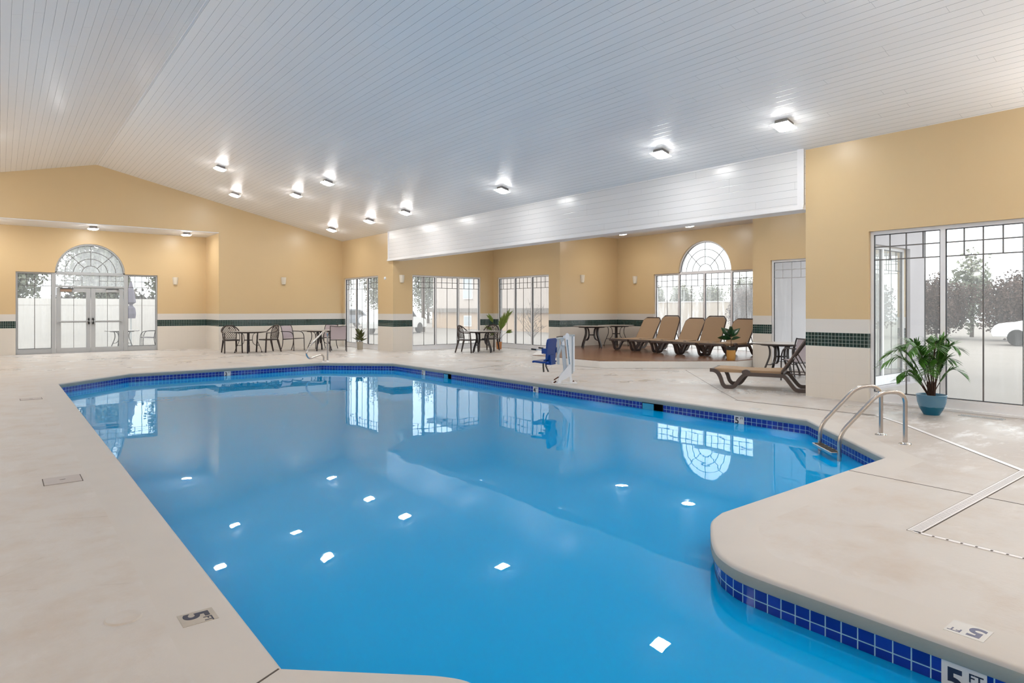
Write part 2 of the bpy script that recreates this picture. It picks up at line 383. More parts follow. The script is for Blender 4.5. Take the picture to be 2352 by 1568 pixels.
    def build(s, name, mat, parent=None, smooth=False, bevel=0, loc=None):
        me = bpy.data.meshes.new(name); me.from_pydata(s.v, [], s.f); me.update()
        bm = bmesh.new(); bm.from_mesh(me); bmesh.ops.recalc_face_normals(bm, faces=bm.faces[:]); bm.to_mesh(me); bm.free()
        me.materials.append(mat)
        if smooth:
            for p in me.polygons: p.use_smooth = True
            try: me.set_sharp_from_angle(angle=math.radians(40))
            except Exception: pass
        o = bpy.data.objects.new(name, me); COL.objects.link(o)
        if parent: o.parent = parent
        if loc: o.location = loc
        if bevel:
            b = o.modifiers.new('bevel', 'BEVEL'); b.width = bevel; b.segments = 2; b.limit_method = 'ANGLE'
        return o

def smoothpath(pts, n=6, closed=False):
    pts = [Vector(p) for p in pts]; out = []; k = len(pts)
    for i in range(k if closed else k - 1):
        if closed: p0, p1, p2, p3 = pts[(i-1) % k], pts[i], pts[(i+1) % k], pts[(i+2) % k]
        else: p0, p1, p2, p3 = pts[max(i-1, 0)], pts[i], pts[i+1], pts[min(i+2, k-1)]
        for j in range(n):
            t = j / n
            out.append(0.5 * ((2*p1) + (p2-p0)*t + (2*p0-5*p1+4*p2-p3)*t*t + (3*p1-p0-3*p2+p3)*t*t*t))
    if not closed: out.append(pts[-1])
    return out
def filletpath(pts, r=0.06, n=6):
    """polyline with rounded corners"""
    pts = [Vector(p) for p in pts]; out = [pts[0]]
    for i in range(1, len(pts) - 1):
        a, b, c = pts[i-1], pts[i], pts[i+1]; rr = r[i] if isinstance(r, (list, tuple)) else r
        d1 = (a-b); d2 = (c-b); rr = min(rr, d1.length*0.49, d2.length*0.49)
        p = b + d1.normalized()*rr; q = b + d2.normalized()*rr
        for j in range(n+1):
            t = j/n; out.append(p*(1-t)**2 + b*2*t*(1-t) + q*t*t)
    out.append(pts[-1]); return out

def thing(name, label, cat, loc=(0, 0, 0), rz=0, group=None):
    o = bpy.data.objects.new(name, None); COL.objects.link(o); o.empty_display_size = 0.1
    o.location = loc; o.rotation_euler = (0, 0, rz); o['label'] = label; o['category'] = cat
    if group: o['group'] = group
    return o
def tag(o, label, cat, group=None, kind=None):
    o['label'] = label; o['category'] = cat
    if group: o['group'] = group
    if kind: o['kind'] = kind
    return o
def st(o, label=None):
    o['kind'] = 'structure'
    if label: o['label'] = label
    return o
def kids(o): return [c for c in COL.objects if c.parent == o]
def dup(o, parent=None):
    c = o.copy(); COL.objects.link(c); c.parent = parent
    for ch in kids(o): dup(ch, c)
    return c
def place(o, label, loc, rz=0, group=None, first=[]):
    o['label'] = label; o.location = loc; o.rotation_euler = (0, 0, rz)
    if group: o['group'] = group
    return o
def ray(x, y):
    d = CF + CR * ((x - 1176) / F); return Vector((d.x, d.y, (HY - y) / F))
def at(x, y, z=0.0):
    r = ray(x, y); t = (z - H) / r.z; return Vector((r.x * t, r.y * t, z))
def atX(x, X): r = ray(x, HY); return r.y * X / r.x
def ceil_z(X): return 5.88 - 0.231 * abs(X - 2.34)

# ------------------------------------------------------------------ pool outline
POOL = [(0.88, 2.58), (0.88, 15.06), (2.25, 16.5), (6.72, 16.74), (8.17, 15.38), (8.17, 4.18), (6.66, 2.64), (3.96, 2.64),
        (3.76, 2.58), (3.59, 2.47), (3.44, 2.36), (3.30, 2.23), (3.22, 2.10), (3.185, 1.98), (3.175, 1.8),
        (3.175, -0.6), (1.44, -0.6), (1.44, 1.92), (1.41, 2.05), (1.35, 2.14), (1.28, 2.21)]
def _sm(p): return [tuple(q)[:2] for q in smoothpath([(a, b, 0) for a, b in p], 4)]
POOL = POOL[:7] + _sm(POOL[7:15]) + POOL[15:17] + _sm(POOL[17:])
def offset(poly, d):
    """offset outward for this clockwise outline"""
    n = len(poly); out = []
    for i in range(n):
        a, b, c = Vector(poly[i-1]), Vector(poly[i]), Vector(poly[(i+1) % n])
        d1 = (b-a).normalized(); d2 = (c-b).normalized()
        n1 = Vector((-d1.y, d1.x)); n2 = Vector((-d2.y, d2.x))
        m = (n1+n2); m = m / max(0.35, m.length_squared) * 2 if m.length > 0.1 else n1
        out.append((b.x + m.x * d / 1.0 * 0.5 * 2 / 2 * 1.0, b.y + m.y * d)) if False else out.append((b.x + m.x * d, b.y + m.y * d))
    return out
def area(p): return 0.5 * sum(p[i-1][0]*p[i][1] - p[i][0]*p[i-1][1] for i in range(len(p)))
SG = 1.0 if area(POOL) < 0 else -1.0

def ring(name, steps, mat, smooth=False):
    """loops: list of (offset, z)"""
    m = MB(); n = len(POOL)
    vs = []; fs = []
    for d, z in steps: vs += [(x, y, z) for x, y in offset(POOL, d * SG)]
    for k in range(len(steps) - 1):
        for i in range(n):
            j = (i + 1) % n; fs.append((k*n+i, k*n+j, (k+1)*n+j, (k+1)*n+i))
    m.add(vs, fs); return m.build(name, mat, smooth=smooth)

def fill_poly(name, loops, z, mat):
    bm = bmesh.new(); es = []
    for lp in loops:
        vs = [bm.verts.new((x, y, z)) for x, y in lp]
        es += [bm.edges.new((vs[i], vs[(i+1) % len(vs)])) for i in range(len(vs))]
    bmesh.ops.triangle_fill(bm, use_beauty=True, edges=es)
    for f in bm.faces:
        if f.normal.z < 0: f.normal_flip()
    me = bpy.data.meshes.new(name); bm.to_mesh(me); bm.free(); me.materials.append(mat)
    o = bpy.data.objects.new(name, me); COL.objects.link(o); return o

# floor with the pool cut out
outer = [(-5.67, -4.5), (10.35, -4.5), (10.35, 5.31), (14.55, 5.31), (14.55, 19.5), (10.35, 19.5), (10.35, 23.6), (5.88, 23.6),
         (5.88, 25.35), (-1.2, 25.35), (-1.2, 23.6), (-5.67, 23.6)]
outer = [(-5.7, -4.55), (10.38, -4.55), (10.38, 5.28), (14.6, 5.28), (14.6, 19.53), (10.38, 19.53), (10.38, 23.63), (5.9, 23.63),
         (5.9, 25.38), (-1.22, 25.38), (-1.22, 23.63), (-5.7, 23.63)]
fl = fill_poly('floor', [outer, offset(POOL, 0.0 * SG)], -0.002, FLOOR)
# keep the deck out from under the coping strip
bpy.data.objects.remove(fl)
fl = st(fill_poly('floor', [outer, offset(POOL, 0.30 * SG)], 0.0, FLOOR), 'beige coated concrete pool deck')
co = ring('trim_1', [(0.30, 0.0), (0.022, 0.0), (0.010, -0.004), (0.002, -0.012), (0.0, -0.024)], COPE, True)
st(co, 'rounded beige concrete coping around the pool')
cf = ring('coping_face', [(0.0, -0.024), (0.0, -0.078), (0.006, -0.086), (0.03, -0.088)], COPEF, True); cf.parent = co
cf['label'] = 'greenish grey underside edge of the coping'
# waterline tile band with real openings for the two skimmers (right side)
SKY = [(12.93, 12.60), (6.93, 6.50)]
tb = MB(); uvs = []
tl = offset(POOL, 0.022 * SG); run = 0.0
def band_quad(p, q, z0, z1, u0, u1):
    tb.add([(p[0], p[1], z0), (q[0], q[1], z0), (q[0], q[1], z1), (p[0], p[1], z1)], [(0, 1, 2, 3)])
    uvs.append([(u0, z0), (u1, z0), (u1, z1), (u0, z1)])
for i in range(len(tl)):
    p, q = tl[i], tl[(i + 1) % len(tl)]; L = math.dist(p, q)
    if i == 4:
        ys = [p[1]]
        for a, b_ in SKY: ys += [a, b_]
        ys.append(q[1])
        for k in range(len(ys) - 1):
            hole = k % 2 == 1
            A = (p[0], ys[k]); B = (p[0], ys[k+1]); u0 = run + (p[1]-ys[k]); u1 = run + (p[1]-ys[k+1])
            if hole: band_quad(A, B, -0.31, -0.245, u0, u1)
            else: band_quad(A, B, -0.31, -0.085, u0, u1)
    else: band_quad(p, q, -0.31, -0.085, run, run + L)
    run += L
tbo = tb.build('trim_2', PTILE); st(tbo, 'two rows of cobalt blue tile along the waterline')
uvl = tbo.data.uv_layers.new(name='UVMap')
for fi, poly in enumerate(tbo.data.polygons):
    for li in poly.loop_indices:
        v = tbo.data.vertices[tbo.data.loops[li].vertex_index].co
        src = tb.f[fi]; k = min(range(4), key=lambda k: (Vector(tb.v[src[k]]) - v).length)
        uvl.data[li].uv = (uvs[fi][k][0], uvs[fi][k][1] + 0.085)
bw = MB(); bl = offset(POOL, 0.022 * SG); n = len(bl)
def depth(y): return -1.10 - 0.55 * max(0, min(1, (13.0 - y) / 8.0))
vs = [(x, y, -0.30) for x, y in bl] + [(x, y, depth(y)) for x, y in bl]
bw.add(vs, [(i, (i+1) % n, n+(i+1) % n, n+i) for i in range(n)])
bwo = bw.build('trim_3', BASIN); st(bwo, 'blue plaster pool wall')
pf = fill_poly('pool_floor', [bl], 0, BASIN)
for v in pf.data.vertices: v.co.z = depth(v.co.y)
pf.parent = bwo
wt = st(fill_poly('water', [offset(POOL, 0.02 * SG)], -0.195, WATER), 'calm clear blue pool water')
wt['kind'] = 'structure'

# ------------------------------------------------------------------ walls
def wallgeo(a0, a1, z0, z1, rects, arches):
    """cells of a wall around openings; returns list of 2D polygons"""
    xs = sorted({a0, a1, *[v for r in rects for v in r[:2]], *[v for c, r_, zb in arches for v in (c-r_, c+r_)]})
    zs = sorted({z0, z1, *[v for r in rects for v in r[2:]], *[v for c, r_, zb in arches for v in (zb, zb+r_)]})
    polys = []
    for i in range(len(xs)-1):
        for k in range(len(zs)-1):
            cx, cz = (xs[i]+xs[i+1])/2, (zs[k]+zs[k+1])/2
            if any(r[0] < cx < r[1] and r[2] < cz < r[3] for r in rects): continue
            if any(c-r_ < cx < c+r_ and zb < cz < zb+r_ for c, r_, zb in arches): continue
            polys.append([(xs[i], zs[k]), (xs[i+1], zs[k]), (xs[i+1], zs[k+1]), (xs[i], zs[k+1])])
    for c, r_, zb in arches:
        K = 20
        for k in range(K):
            t0, t1 = PI*k/K, PI*(k+1)/K
            p0 = (c+r_*math.cos(t0), zb+r_*math.sin(t0)); p1 = (c+r_*math.cos(t1), zb+r_*math.sin(t1))
            polys.append([p1, p0, (p0[0], zb+r_), (p1[0], zb+r_)])
    return polys
def wall(name, axis, c, a0, a1, z0, z1, sgn, rects=(), arches=(), e0=None, e1=None, ext=True, label=None):
    """axis 'X': plane X=c, spans Y. sgn: outward direction"""
    def fn(cc): return (lambda a, b, h: (cc + h*sgn, a, b)) if axis == 'X' else (lambda a, b, h: (a, cc + h*sgn, b))
    m = MB()
    for p in wallgeo(a0, a1, z0, z1, rects, arches): m.prism(p, 0, 0.15, fn(c))
    o = st(m.build(name, WALL), label or 'yellow painted wall over tiled wainscot')
    if ext:
        m2 = MB(); b0 = a0 if e0 is None else e0; b1 = a1 if e1 is None else e1
        for p in wallgeo(b0, b1, z0-0.1, z1+0.3, rects, arches): m2.prism(p, 0.151, 0.23, fn(c))
        o2 = m2.build('outer_cladding', EXT, o)
    return o
EAVE = 4.03
gB = (11.09, 13.99); gA = (20.60, 23.45); gC = (16.36, 19.24); gF = (5.45, 8.33); gE = (10.25, 14.16); gG = (1.45, 4.33); gD = (0.38, 4.31)
WT = 2.60
wall('wall_right', 'X', 10.35, -4.5, 5.31, 0, EAVE+0.02, 1, [(*gG, 0.0, WT)], e1=5.08, label='yellow wall and pier with green mosaic band beside the big window')
wall('wall_right_far', 'X', 10.35, 19.65, 23.62, 0, EAVE+0.02, 1, [(*gA, 0.0, WT)], e0=19.73)
wall('wall_alcove_left', 'Y', 19.5, 10.35, 14.70, 0, 4.0, 1, [(*gB, 0.0, WT)], e0=10.58, e1=14.78)
wall('wall_alcove_back_left', 'X', 14.55, 15.95, 19.5, 0, 4.0, 1, [(*gC, 0.0, WT)], e0=16.03, e1=19.73)
wall('wall_recess_left', 'Y', 15.8, 14.55, 17.5, 0, 4.0, 1, e0=14.78, e1=17.58)
wall('wall_recess_back', 'X', 17.35, 8.65, 15.8, 0, 4.0, 1, [(*gE, 0.0, WT)], [(12.18, 0.98, WT)], e0=8.57, e1=16.03)
wall('wall_recess_right', 'Y', 8.8, 14.70, 17.35, 0, 4.0, -1, e0=14.78, e1=17.58)
wall('wall_alcove_back_right', 'X', 14.55, 5.31, 8.8, 0, 4.0, 1, [(*gF, 0.0, WT)], e0=5.08, e1=8.57)
wall('wall_alcove_right', 'Y', 5.31, 10.5, 14.70, 0, 4.0, -1, [(*gB, 0.0, WT)], e0=10.58, e1=14.78)
wall('wall_entry_back', 'Y', 25.35, -1.2, 5.9, 0, 4.06, 1, [(*gD, 0.0, WT)], [(2.355, 0.975, WT)], e1=6.1, label='yellow wall around the glazed entrance')
wall('wall_entry_right', 'X', 5.88, 23.75, 25.35, 0, 4.06, 1, ext=False)
wall('wall_entry_left', 'X', -1.2, 23.75, 25.35, 0, 4.06, -1)
wall('wall_left', 'X', -5.67, -4.5, 23.6, 0, EAVE+0.02, -1)
# gable walls
def gable(name, y, sgn, hole=None):
    m = MB(); fn = lambda a, b, h: (a, y + h*sgn, b)
    if hole:
        m.prism([(hole[1], 0), (10.5, 0), (10.5, ceil_z(10.5)+.02), (hole[1], ceil_z(hole[1])+.02)], 0, 0.15, fn)
        m.prism([(-5.8, 0), (hole[0], 0), (hole[0], ceil_z(hole[0])+.02), (-5.8, ceil_z(-5.8)+.02)], 0, 0.15, fn)
        m.prism([(hole[0], hole[2]), (hole[1], hole[2]), (hole[1], ceil_z(hole[1])+.02), (2.34, 5.9), (hole[0], ceil_z(hole[0])+.02)], 0, 0.15, fn)
    else: m.prism([(-5.8, 0), (10.5, 0), (10.5, ceil_z(10.5)+.02), (2.34, 5.9), (-5.8, ceil_z(-5.8)+.02)], 0, 0.15, fn)
    o = st(m.build(name, WALL), 'yellow gable wall with tiled wainscot'); return o
gable('wall_far', 23.6, 1, (-1.2, 5.88, 4.056))
gable('wall_near', -4.5, -1)

# ------------------------------------------------------------------ ceilings, fascia
m = MB()
m.prism([(2.34, 5.88), (10.5, ceil_z(10.5)), (10.5, ceil_z(10.5)+.12), (2.34, 6.0)], -4.65, 23.75, lambda a, b, h: (a, h, b))
st(m.build('ceiling', CEIL), 'sloped white board ceiling, right of the ridge')
m = MB()
m.prism([(-5.82, ceil_z(-5.82)), (2.34, 5.88), (2.34, 6.0), (-5.82, ceil_z(-5.82)+.12)], -4.65, 23.75, lambda a, b, h: (a, h, b))
st(m.build('ceiling_left', CEIL), 'sloped white board ceiling, left of the ridge')
m = MB(); m.tube([(2.34, -4.5, 5.885), (2.34, 23.6, 5.885)], 0.018, 6); st(m.build('trim_4', TRIM), 'ridge seam bead')
m = MB(); m.box(10.62, 17.5, 5.16, 19.65, 3.95, 4.1); st(m.build('ceiling_alcove', TRIM), 'flat white ceiling of the alcove')
m = MB(); m.box(-1.2, 5.88, 23.602, 25.5, 4.03, 4.052); st(m.build('ceiling_entry', TRIM), 'flat white ceiling over the entrance')
m = MB(); m.box(10.30, 10.62, 5.31, 19.74, 3.12, 4.08); fo = st(m.build('ceiling_beam', FASC), 'long white boarded beam face over the alcove opening')
m = MB(); m.box(10.275, 10.64, 5.31, 19.76, 3.085, 3.125); m.box(10.26, 10.66, 5.31, 19.77, 3.05, 3.088); m.box(10.285, 10.31, 19.70, 19.76, 3.12, 4.06); m.box(10.285, 10.31, 5.31, 5.42, 3.12, 4.06)
tr = m.build('moulding', TRIM, fo)

# ------------------------------------------------------------------ windows
wn_count = [0]
def window(axis, c, a0, a1, sgn, panes, label, glass=None, grille=None, arch=None, zsill=0.17, skip_muntin=False, frame=None):
    glass = glass or GLASS; grille = grille or MUNT; frame = frame or ALU
    wn_count[0] += 1
    fn = (lambda a, b, h: (c + h*sgn, a, b)) if axis == 'X' else (lambda a, b, h: (a, c + h*sgn, b))
    def bx(mm, a_0, a_1, z0, z1, h0, h1): mm.prism([(a_0, z0), (a_1, z0), (a_1, z1), (a_0, z1)], h0, h1, fn)
    h0, h1 = 0.055, 0.125
    fr = MB(); fw = 0.05
    bx(fr, a0, a0+fw, 0, WT, h0, h1); bx(fr, a1-fw, a1, 0, WT, h0, h1)
    bx(fr, a0+fw, a1-fw, WT-0.055, WT, h0, h1); bx(fr, a0+fw, a1-fw, 0.0, zsill-0.03, h0, h1); bx(fr, a0+fw, a1-fw, zsill-0.03, zsill, h0+.01, h1)
    bx(fr, a0-0.0, a1, 0.0, 0.035, 0.02, 0.056)
    for p, q in zip(panes[:-1], panes[1:]): bx(fr, p[1], q[0], zsill, WT-0.055, h0, h1)
    root = st(fr.build('window_%d' % wn_count[0], frame, bevel=0.004), label)
    gk = MB(); gz = MB(); mu = MB()
    for p0, p1 in panes:
        z0, z1 = zsill, WT-0.055
        g = 0.009
        bx(gk, p0, p0+g, z0, z1, 0.062, 0.10); bx(gk, p1-g, p1, z0, z1, 0.062, 0.10); bx(gk, p0+g, p1-g, z0, z0+g, 0.062, 0.10); bx(gk, p0+g, p1-g, z1-g, z1, 0.062, 0.10)
        bx(gz, p0+g, p1-g, z0+g, z1-g, 0.086, 0.092)
        if not skip_muntin:
            t = 0.0085
            for k, zb in ((1, 2.165), (2, z0+g), (3, 2.165)):
                u = p0 + (p1-p0)*k/4; bx(mu, u-t, u+t, zb, z1-g, 0.072, 0.082)
            for zz in (2.36, 2.165): bx(mu, p0+g, p1-g, zz-t, zz+t, 0.071, 0.081)
    if arch:
        ac, ar, zb = arch
        K = 32
        def arc(r, k0=0, k1=K): return [(ac + r*math.cos(PI*k/K), zb + r*math.sin(PI*k/K)) for k in range(k0, k1+1)]
        fr2 = MB(); o_, i_ = arc(ar), arc(ar-0.05)
        for k in range(K): fr2.prism([i_[k], o_[k], o_[k+1], i_[k+1]], h0, h1, fn)
        bx(fr2, ac-ar, ac+ar, zb-0.0, zb+0.035, h0, h1)
        fr2.build('arch_frame', frame, root)
        g2 = MB(); pts = [(x, max(z, zb+0.035)) for x, z in arc(ar-0.05)]; g2.prism(pts, 0.086, 0.092, fn); g2.build('arch_pane', GLASSH if glass is GLASSC else glass, root)
        gm = MB()
        oo, ii = arc(ar-0.05), arc(ar-0.058)
        for k in range(K): gm.prism([ii[k], oo[k], oo[k+1], ii[k+1]], 0.066, 0.1, fn)
        gm.build('arch_gasket', GASK, root)
        R = ar-0.055
        for rr in (0.27, 0.52, 0.77):
            a_, b_ = arc(R*rr-0.009), arc(R*rr+0.009)
            for k in range(K): mu.prism([a_[k], b_[k], b_[k+1], a_[k+1]], 0.072, 0.082, fn)
        for an in (45, 90, 135):
            dx, dz = math.cos(math.radians(an)), math.sin(math.radians(an)); nx, nz = -dz*0.009, dx*0.009
            p, q = (ac+dx*R*0.27, zb+dz*R*0.27), (ac+dx*R, zb+dz*R)
            mu.prism([(p[0]-nx, p[1]-nz), (q[0]-nx, q[1]-nz), (q[0]+nx, q[1]+nz), (p[0]+nx, p[1]+nz)], 0.071, 0.081, fn)
    gk.build('gasket', GASK, root); gz.build('pane', glass, root)
    if mu.v: mu.build('grille', grille, root)
    return root
def panes3(a0, a1, k=3, fw=0.05, mw=0.065):
    wd = (a1-a0-2*fw-(k-1)*mw)/k; return [(a0+fw+i*(wd+mw), a0+fw+i*(wd+mw)+wd) for i in range(k)]
window('X', 10.35, *gG, 1, panes3(*gG), 'tall three-pane window with a dark grid top, behind the palm', GLASSC)
window('X', 10.35, *gA, 1, panes3(*gA), 'three-pane window near the far corner')
window('Y', 19.5, *gB, 1, panes3(*gB), 'three-pane window behind the round table')
window('X', 14.55, *gC, 1, panes3(*gC), 'three-pane window behind the slender palm')
window('X', 17.35, *gE, 1, panes3(*gE, k=4), 'four-pane window with a fan arch behind the loungers', arch=(12.18, 0.98, WT), glass=GLASSD)
window('X', 14.55, *gF, 1, panes3(*gF), 'window looking on a grey outer wall', grille=MUNTL)
window('Y', 5.31, *gB, -1, panes3(*gB), 'alcove window seen from outside')

# entrance: sidelights, transom, fan arch
ent = window('Y', 25.35, *gD, 1, [(0.43, 1.29), (3.42, 4.26)], 'white framed entrance glazing with sidelights and fan arch', arch=(2.355, 0.975, WT), frame=ALUG, glass=GLASSC)
# the generic builder filled the middle with frame; rebuild the middle as posts only
fnE = lambda a, b, h: (a, 25.35 + h, b)
bpy.data.objects.remove(ent.children[0]) if False else None
me = ent.data; bm = bmesh.new(); bm.from_mesh(me)
kill = [f for f in bm.faces if all(1.28 < v.co.x < 3.43 for v in f.verts) or (any(v.co.x < 1.0 for v in f.verts) and any(v.co.x > 3.7 for v in f.verts))]
bmesh.ops.delete(bm, geom=kill, context='FACES'); bm.to_mesh(me); bm.free()
m = MB()
def bE(a0, a1, z0, z1, h0=0.055, h1=0.125, mm=None): (mm or m).prism([(a0, z0), (a1, z0), (a1, z1), (a0, z1)], h0, h1, fnE)
for a0, a1 in ((0.43, 1.29), (3.42, 4.26)): bE(a0, a1, 0, 0.14); bE(a0, a1, 0.14, 0.17, 0.065); bE(a0, a1, WT-0.055, WT)
bE(1.29, 1.41, 0, WT, 0.04); bE(3.30, 3.42, 0, WT, 0.04)
bE(1.41, 3.30, WT-0.06, WT, 0.04); bE(1.41, 3.30, 2.13, 2.19, 0.04)
m.build('post_frame', ALUG, ent, bevel=0.004)
m = MB(); bE(1.41, 3.30, 2.19, WT-0.06, 0.086, 0.092); m.build('transom_pane', GLASSH, ent)
m = MB(); t = 0.006
for k in (1, 2, 3):
    for u in (1.41 + 0.235*k, 3.30 - 0.235*k): bE(u-t, u+t, 2.19, WT-0.06, 0.072, 0.082)
bE(1.41, 1.41+0.705, 2.36-t, 2.36+t, 0.071, 0.081); bE(3.30-0.705, 3.30, 2.36-t, 2.36+t, 0.071, 0.081)
m.build('transom_grille', MUNT, ent)
def door(i, a0, a1, flip, closer_mat, label):
    m = MB(); b = lambda *k, **kw: m.prism([(k[0], k[2]), (k[1], k[2]), (k[1], k[3]), (k[0], k[3])], k[4], k[5], fnE)
    s = 0.125; h0, h1 = 0.06, 0.105
    b(a0, a0+s, 0.012, 2.12, h0, h1); b(a1-s, a1, 0.012, 2.12, h0, h1); b(a0+s, a1-s, 0.012, 0.17, h0, h1); b(a0+s, a1-s, 1.975, 2.12, h0, h1); b(a0+s, a1-s, 0.985, 1.05, h0+.01, h1)
    d = st(m.build('door_%d' % i, ALUG, bevel=0.004), label)
    m = MB(); m.prism([(a0+s, 0.17), (a1-s, 0.17), (a1-s, 1.975), (a0+s, 1.975)], 0.082, 0.088, fnE); m.build('pane', GLASSC, d)
    m = MB(); c = (a0+a1)/2; m.prism([(c-.006, 0.17), (c+.006, 0.17), (c+.006, 1.975), (c-.006, 1.975)], 0.07, 0.08, fnE)
    m.build('grille', MUNT, d)
    m = MB(); m.tube([(a0+0.03, 25.36, 1.03), (a1-0.03, 25.36, 1.03)], 0.017, 8)
    for e in (a0+0.04, a1-0.04): m.box(e-0.03, e+0.03, 25.345, 25.41, 0.99, 1.07)
    m.build('push_bar', ALUG, d)
    m = MB(); e = a0+0.055 if flip else a1-0.055; m.box(e-0.018, e+0.018, 25.345, 25.41, 0.93, 1.13); m.build('latch_plate', BLK, d)
    m = MB(); e0 = a0+0.42 if flip else a0+0.1; m.box(e0, e0+0.31, 25.35, 25.412, 1.99, 2.07); cl = m.build('door_closer', closer_mat, d)
    m = MB(); m.box(e0-0.0, e0+0.36, 25.345, 25.40, 2.075, 2.095); m.build('closer_arm', BLK, cl)
    return d
door(1, 1.42, 2.35, False, CLOSER, 'left leaf of the grey double glass door, tan closer box')
door(2, 2.36, 3.29, True, ALUG, 'right leaf of the grey double glass door, grey closer box')

# ------------------------------------------------------------------ raised deck
DK = [(11.33, 13.43), (11.33, 10.89), (13.92, 8.84), (17.32, 8.84), (17.32, 15.78), (13.76, 15.78)]
m = MB(); m.prism(DK, 0.0, 0.165)
rd = thing('raised_deck', 'raised wood-planked platform with white sides, under the row of loungers', 'platform', (0, 0, 0))
m.build('riser', RISER, rd, bevel=0.006)
def shrink(p, d):
    c = area(p); q = [Vector(v) for v in p]; out = []
    for i in range(len(q)):
        a, b, e = q[i-1], q[i], q[(i+1) % len(q)]; d1 = (b-a).normalized(); d2 = (e-b).normalized()
        n1 = Vector((-d1.y, d1.x)) * (1 if c > 0 else -1); n2 = Vector((-d2.y, d2.x)) * (1 if c > 0 else -1); mm = n1+n2
        out.append(tuple(b + mm/mm.length_squared*2*d/1.0*0.5*2/2)); 
    return out
m = MB(); m.prism(shrink(DK, 0.03), 0.165, 0.18); m.build('wood_planks', WOOD, rd)
m = MB(); m.prism([(11.33, 13.43), (13.76, 15.78), (13.76, 15.3), (12.1, 13.5), (11.5, 13.2)][:2] + [(13.76, 15.42), (11.62, 13.30)], 0.165, 0.181)
m.build('white_edge_board', RISER, rd)

# ------------------------------------------------------------------ floor details
def fstrip(mm, p, q, w, z0=0.0, z1=0.004):
    p, q = Vector(p).to_2d(), Vector(q).to_2d(); d = (q-p).normalized(); nn = Vector((-d.y, d.x))*w/2
    mm.prism([tuple(p-nn), tuple(q-nn), tuple(q+nn), tuple(p+nn)], z0, z1)
m = MB()
J = [(at(1652, 896), at(1694, 919)), (at(1325, 848), at(1560, 852)), (at(1575, 850), at(1652, 896)), (at(1694, 919), at(2020, 955)), (at(1950, 1080), (5.79, 0.2)), ((9.2, 4.0), (9.2, 3.66)),
     ((9.0, 5.75), (9.12, 3.75)), ((8.55, 12.6), (10.4, 13.2)), (at(640, 1536), at(560, 1590)), ((2.0, 21.9), (5.0, 21.2)),
     ((7.05, 16.95), (7.6, 23.4))]
for p, q in J: fstrip(m, p, q, 0.007, 0.0, 0.0022)
st(m.build('trim_6', SLOT), 'thin control joints in the deck')
dr = thing('channel_drain', 'long white slotted deck drain zigzagging on the right side', 'drain', (0, 0, 0))
m = MB(); g = MB(); g2_ = MB()
DP = [(9.2, 3.75), (8.74, 3.24), (7.03, 1.64), (4.57, 1.64), (4.57, 0.2)]
for q_, (a, b_) in enumerate(zip(DP[:-1], DP[1:])):
    a, b_ = Vector(a), Vector(b_); wdt = (0.045, 0.055, 0.075, 0.032)[q_]; fstrip(m, a, b_, wdt, 0, 0.004)
    L = (b_-a).length; d = (b_-a)/L; nn = Vector((-d.y, d.x)); pitch, sw = ((0, 0), (0, 0), (0.026, 0.0045), (0.075, 0.012))[q_]
    k = int(L/pitch) if pitch else 0
    for i in range(k):
        c = a + d*(i+0.5)*L/k; e = wdt*(0.36 if q_ == 2 else 0.5)
        fstrip(g2_ if q_ == 2 else g, c-nn*e, c+nn*e*(1 if q_ == 2 else 0.1), sw, 0.004, 0.0052)
    fstrip(g, a+nn*(wdt/2+.003), b_+nn*(wdt/2+.003), 0.006, 0.0, 0.003)
    if q_ != 3: fstrip(g, a-nn*(wdt/2+.002), b_-nn*(wdt/2+.002), 0.004, 0.0, 0.003)
m.build('grate', DRAINW, dr); g.build('slot', SLOT, dr)['kind'] = 'stuff'; g2_.build('fine_slot', M('grey_grate_slot', (0.34, 0.33, 0.34), 0.7), dr)['kind'] = 'stuff'
# skimmer lids in the deck, left side
def lid(p0, p1, y0, y1, label):
    t = thing('deck_access_cover', label, 'cover', ((p0+p1)/2, (y0+y1)/2, 0)); w_, h_ = (p1-p0)/2, (y1-y0)/2
    m = MB(); m.box(-w_, w_, -h_, h_, 0, 0.006); m.build('plate', PLAST, t, bevel=0.002)
    m = MB(); m.box(-w_-.006, -w_, -h_, h_, 0, 0.004); m.box(w_, w_+.006, -h_, h_, 0, 0.004); m.box(-0.02, 0.02, -.004, .004, .006, .0075)
    m.build('seam', SLOT, t)
lid(0.28, 0.535, 6.40, 6.66, 'rectangular beige skimmer cover on the left deck, nearer one')
lid(0.25, 0.52, 12.62, 12.86, 'rectangular pale skimmer cover on the left deck, farther one')
m = MB(); m.lathe([(0.0, 0.003), (0.055, 0.004), (0.06, 0.007), (0.072, 0.007), (0.078, 0.0)], 32)
o = m.build('round_deck_cover', FLOOR, smooth=True); o.location = at(284, 1419); o.scale = (1.0, 1.0, 1.0); tag(o, 'round painted-over cap in the near left deck', 'cap')
m = MB(); c0 = (10.10, 2.82)
for i in range(24): m.box(c0[0]-0.05, c0[0]+0.05, c0[1]-0.24+i*0.02, c0[1]-0.24+i*0.02+0.008, 0.0, 0.006)
m.box(c0[0]-0.06, c0[0]-0.05, c0[1]-0.25, c0[1]+0.25, 0, 0.007); m.box(c0[0]+0.05, c0[0]+0.06, c0[1]-0.25, c0[1]+0.25, 0, 0.007)
tag(m.build('floor_vent', ALUG), 'narrow grey louvred floor vent under the big right window', 'vent')
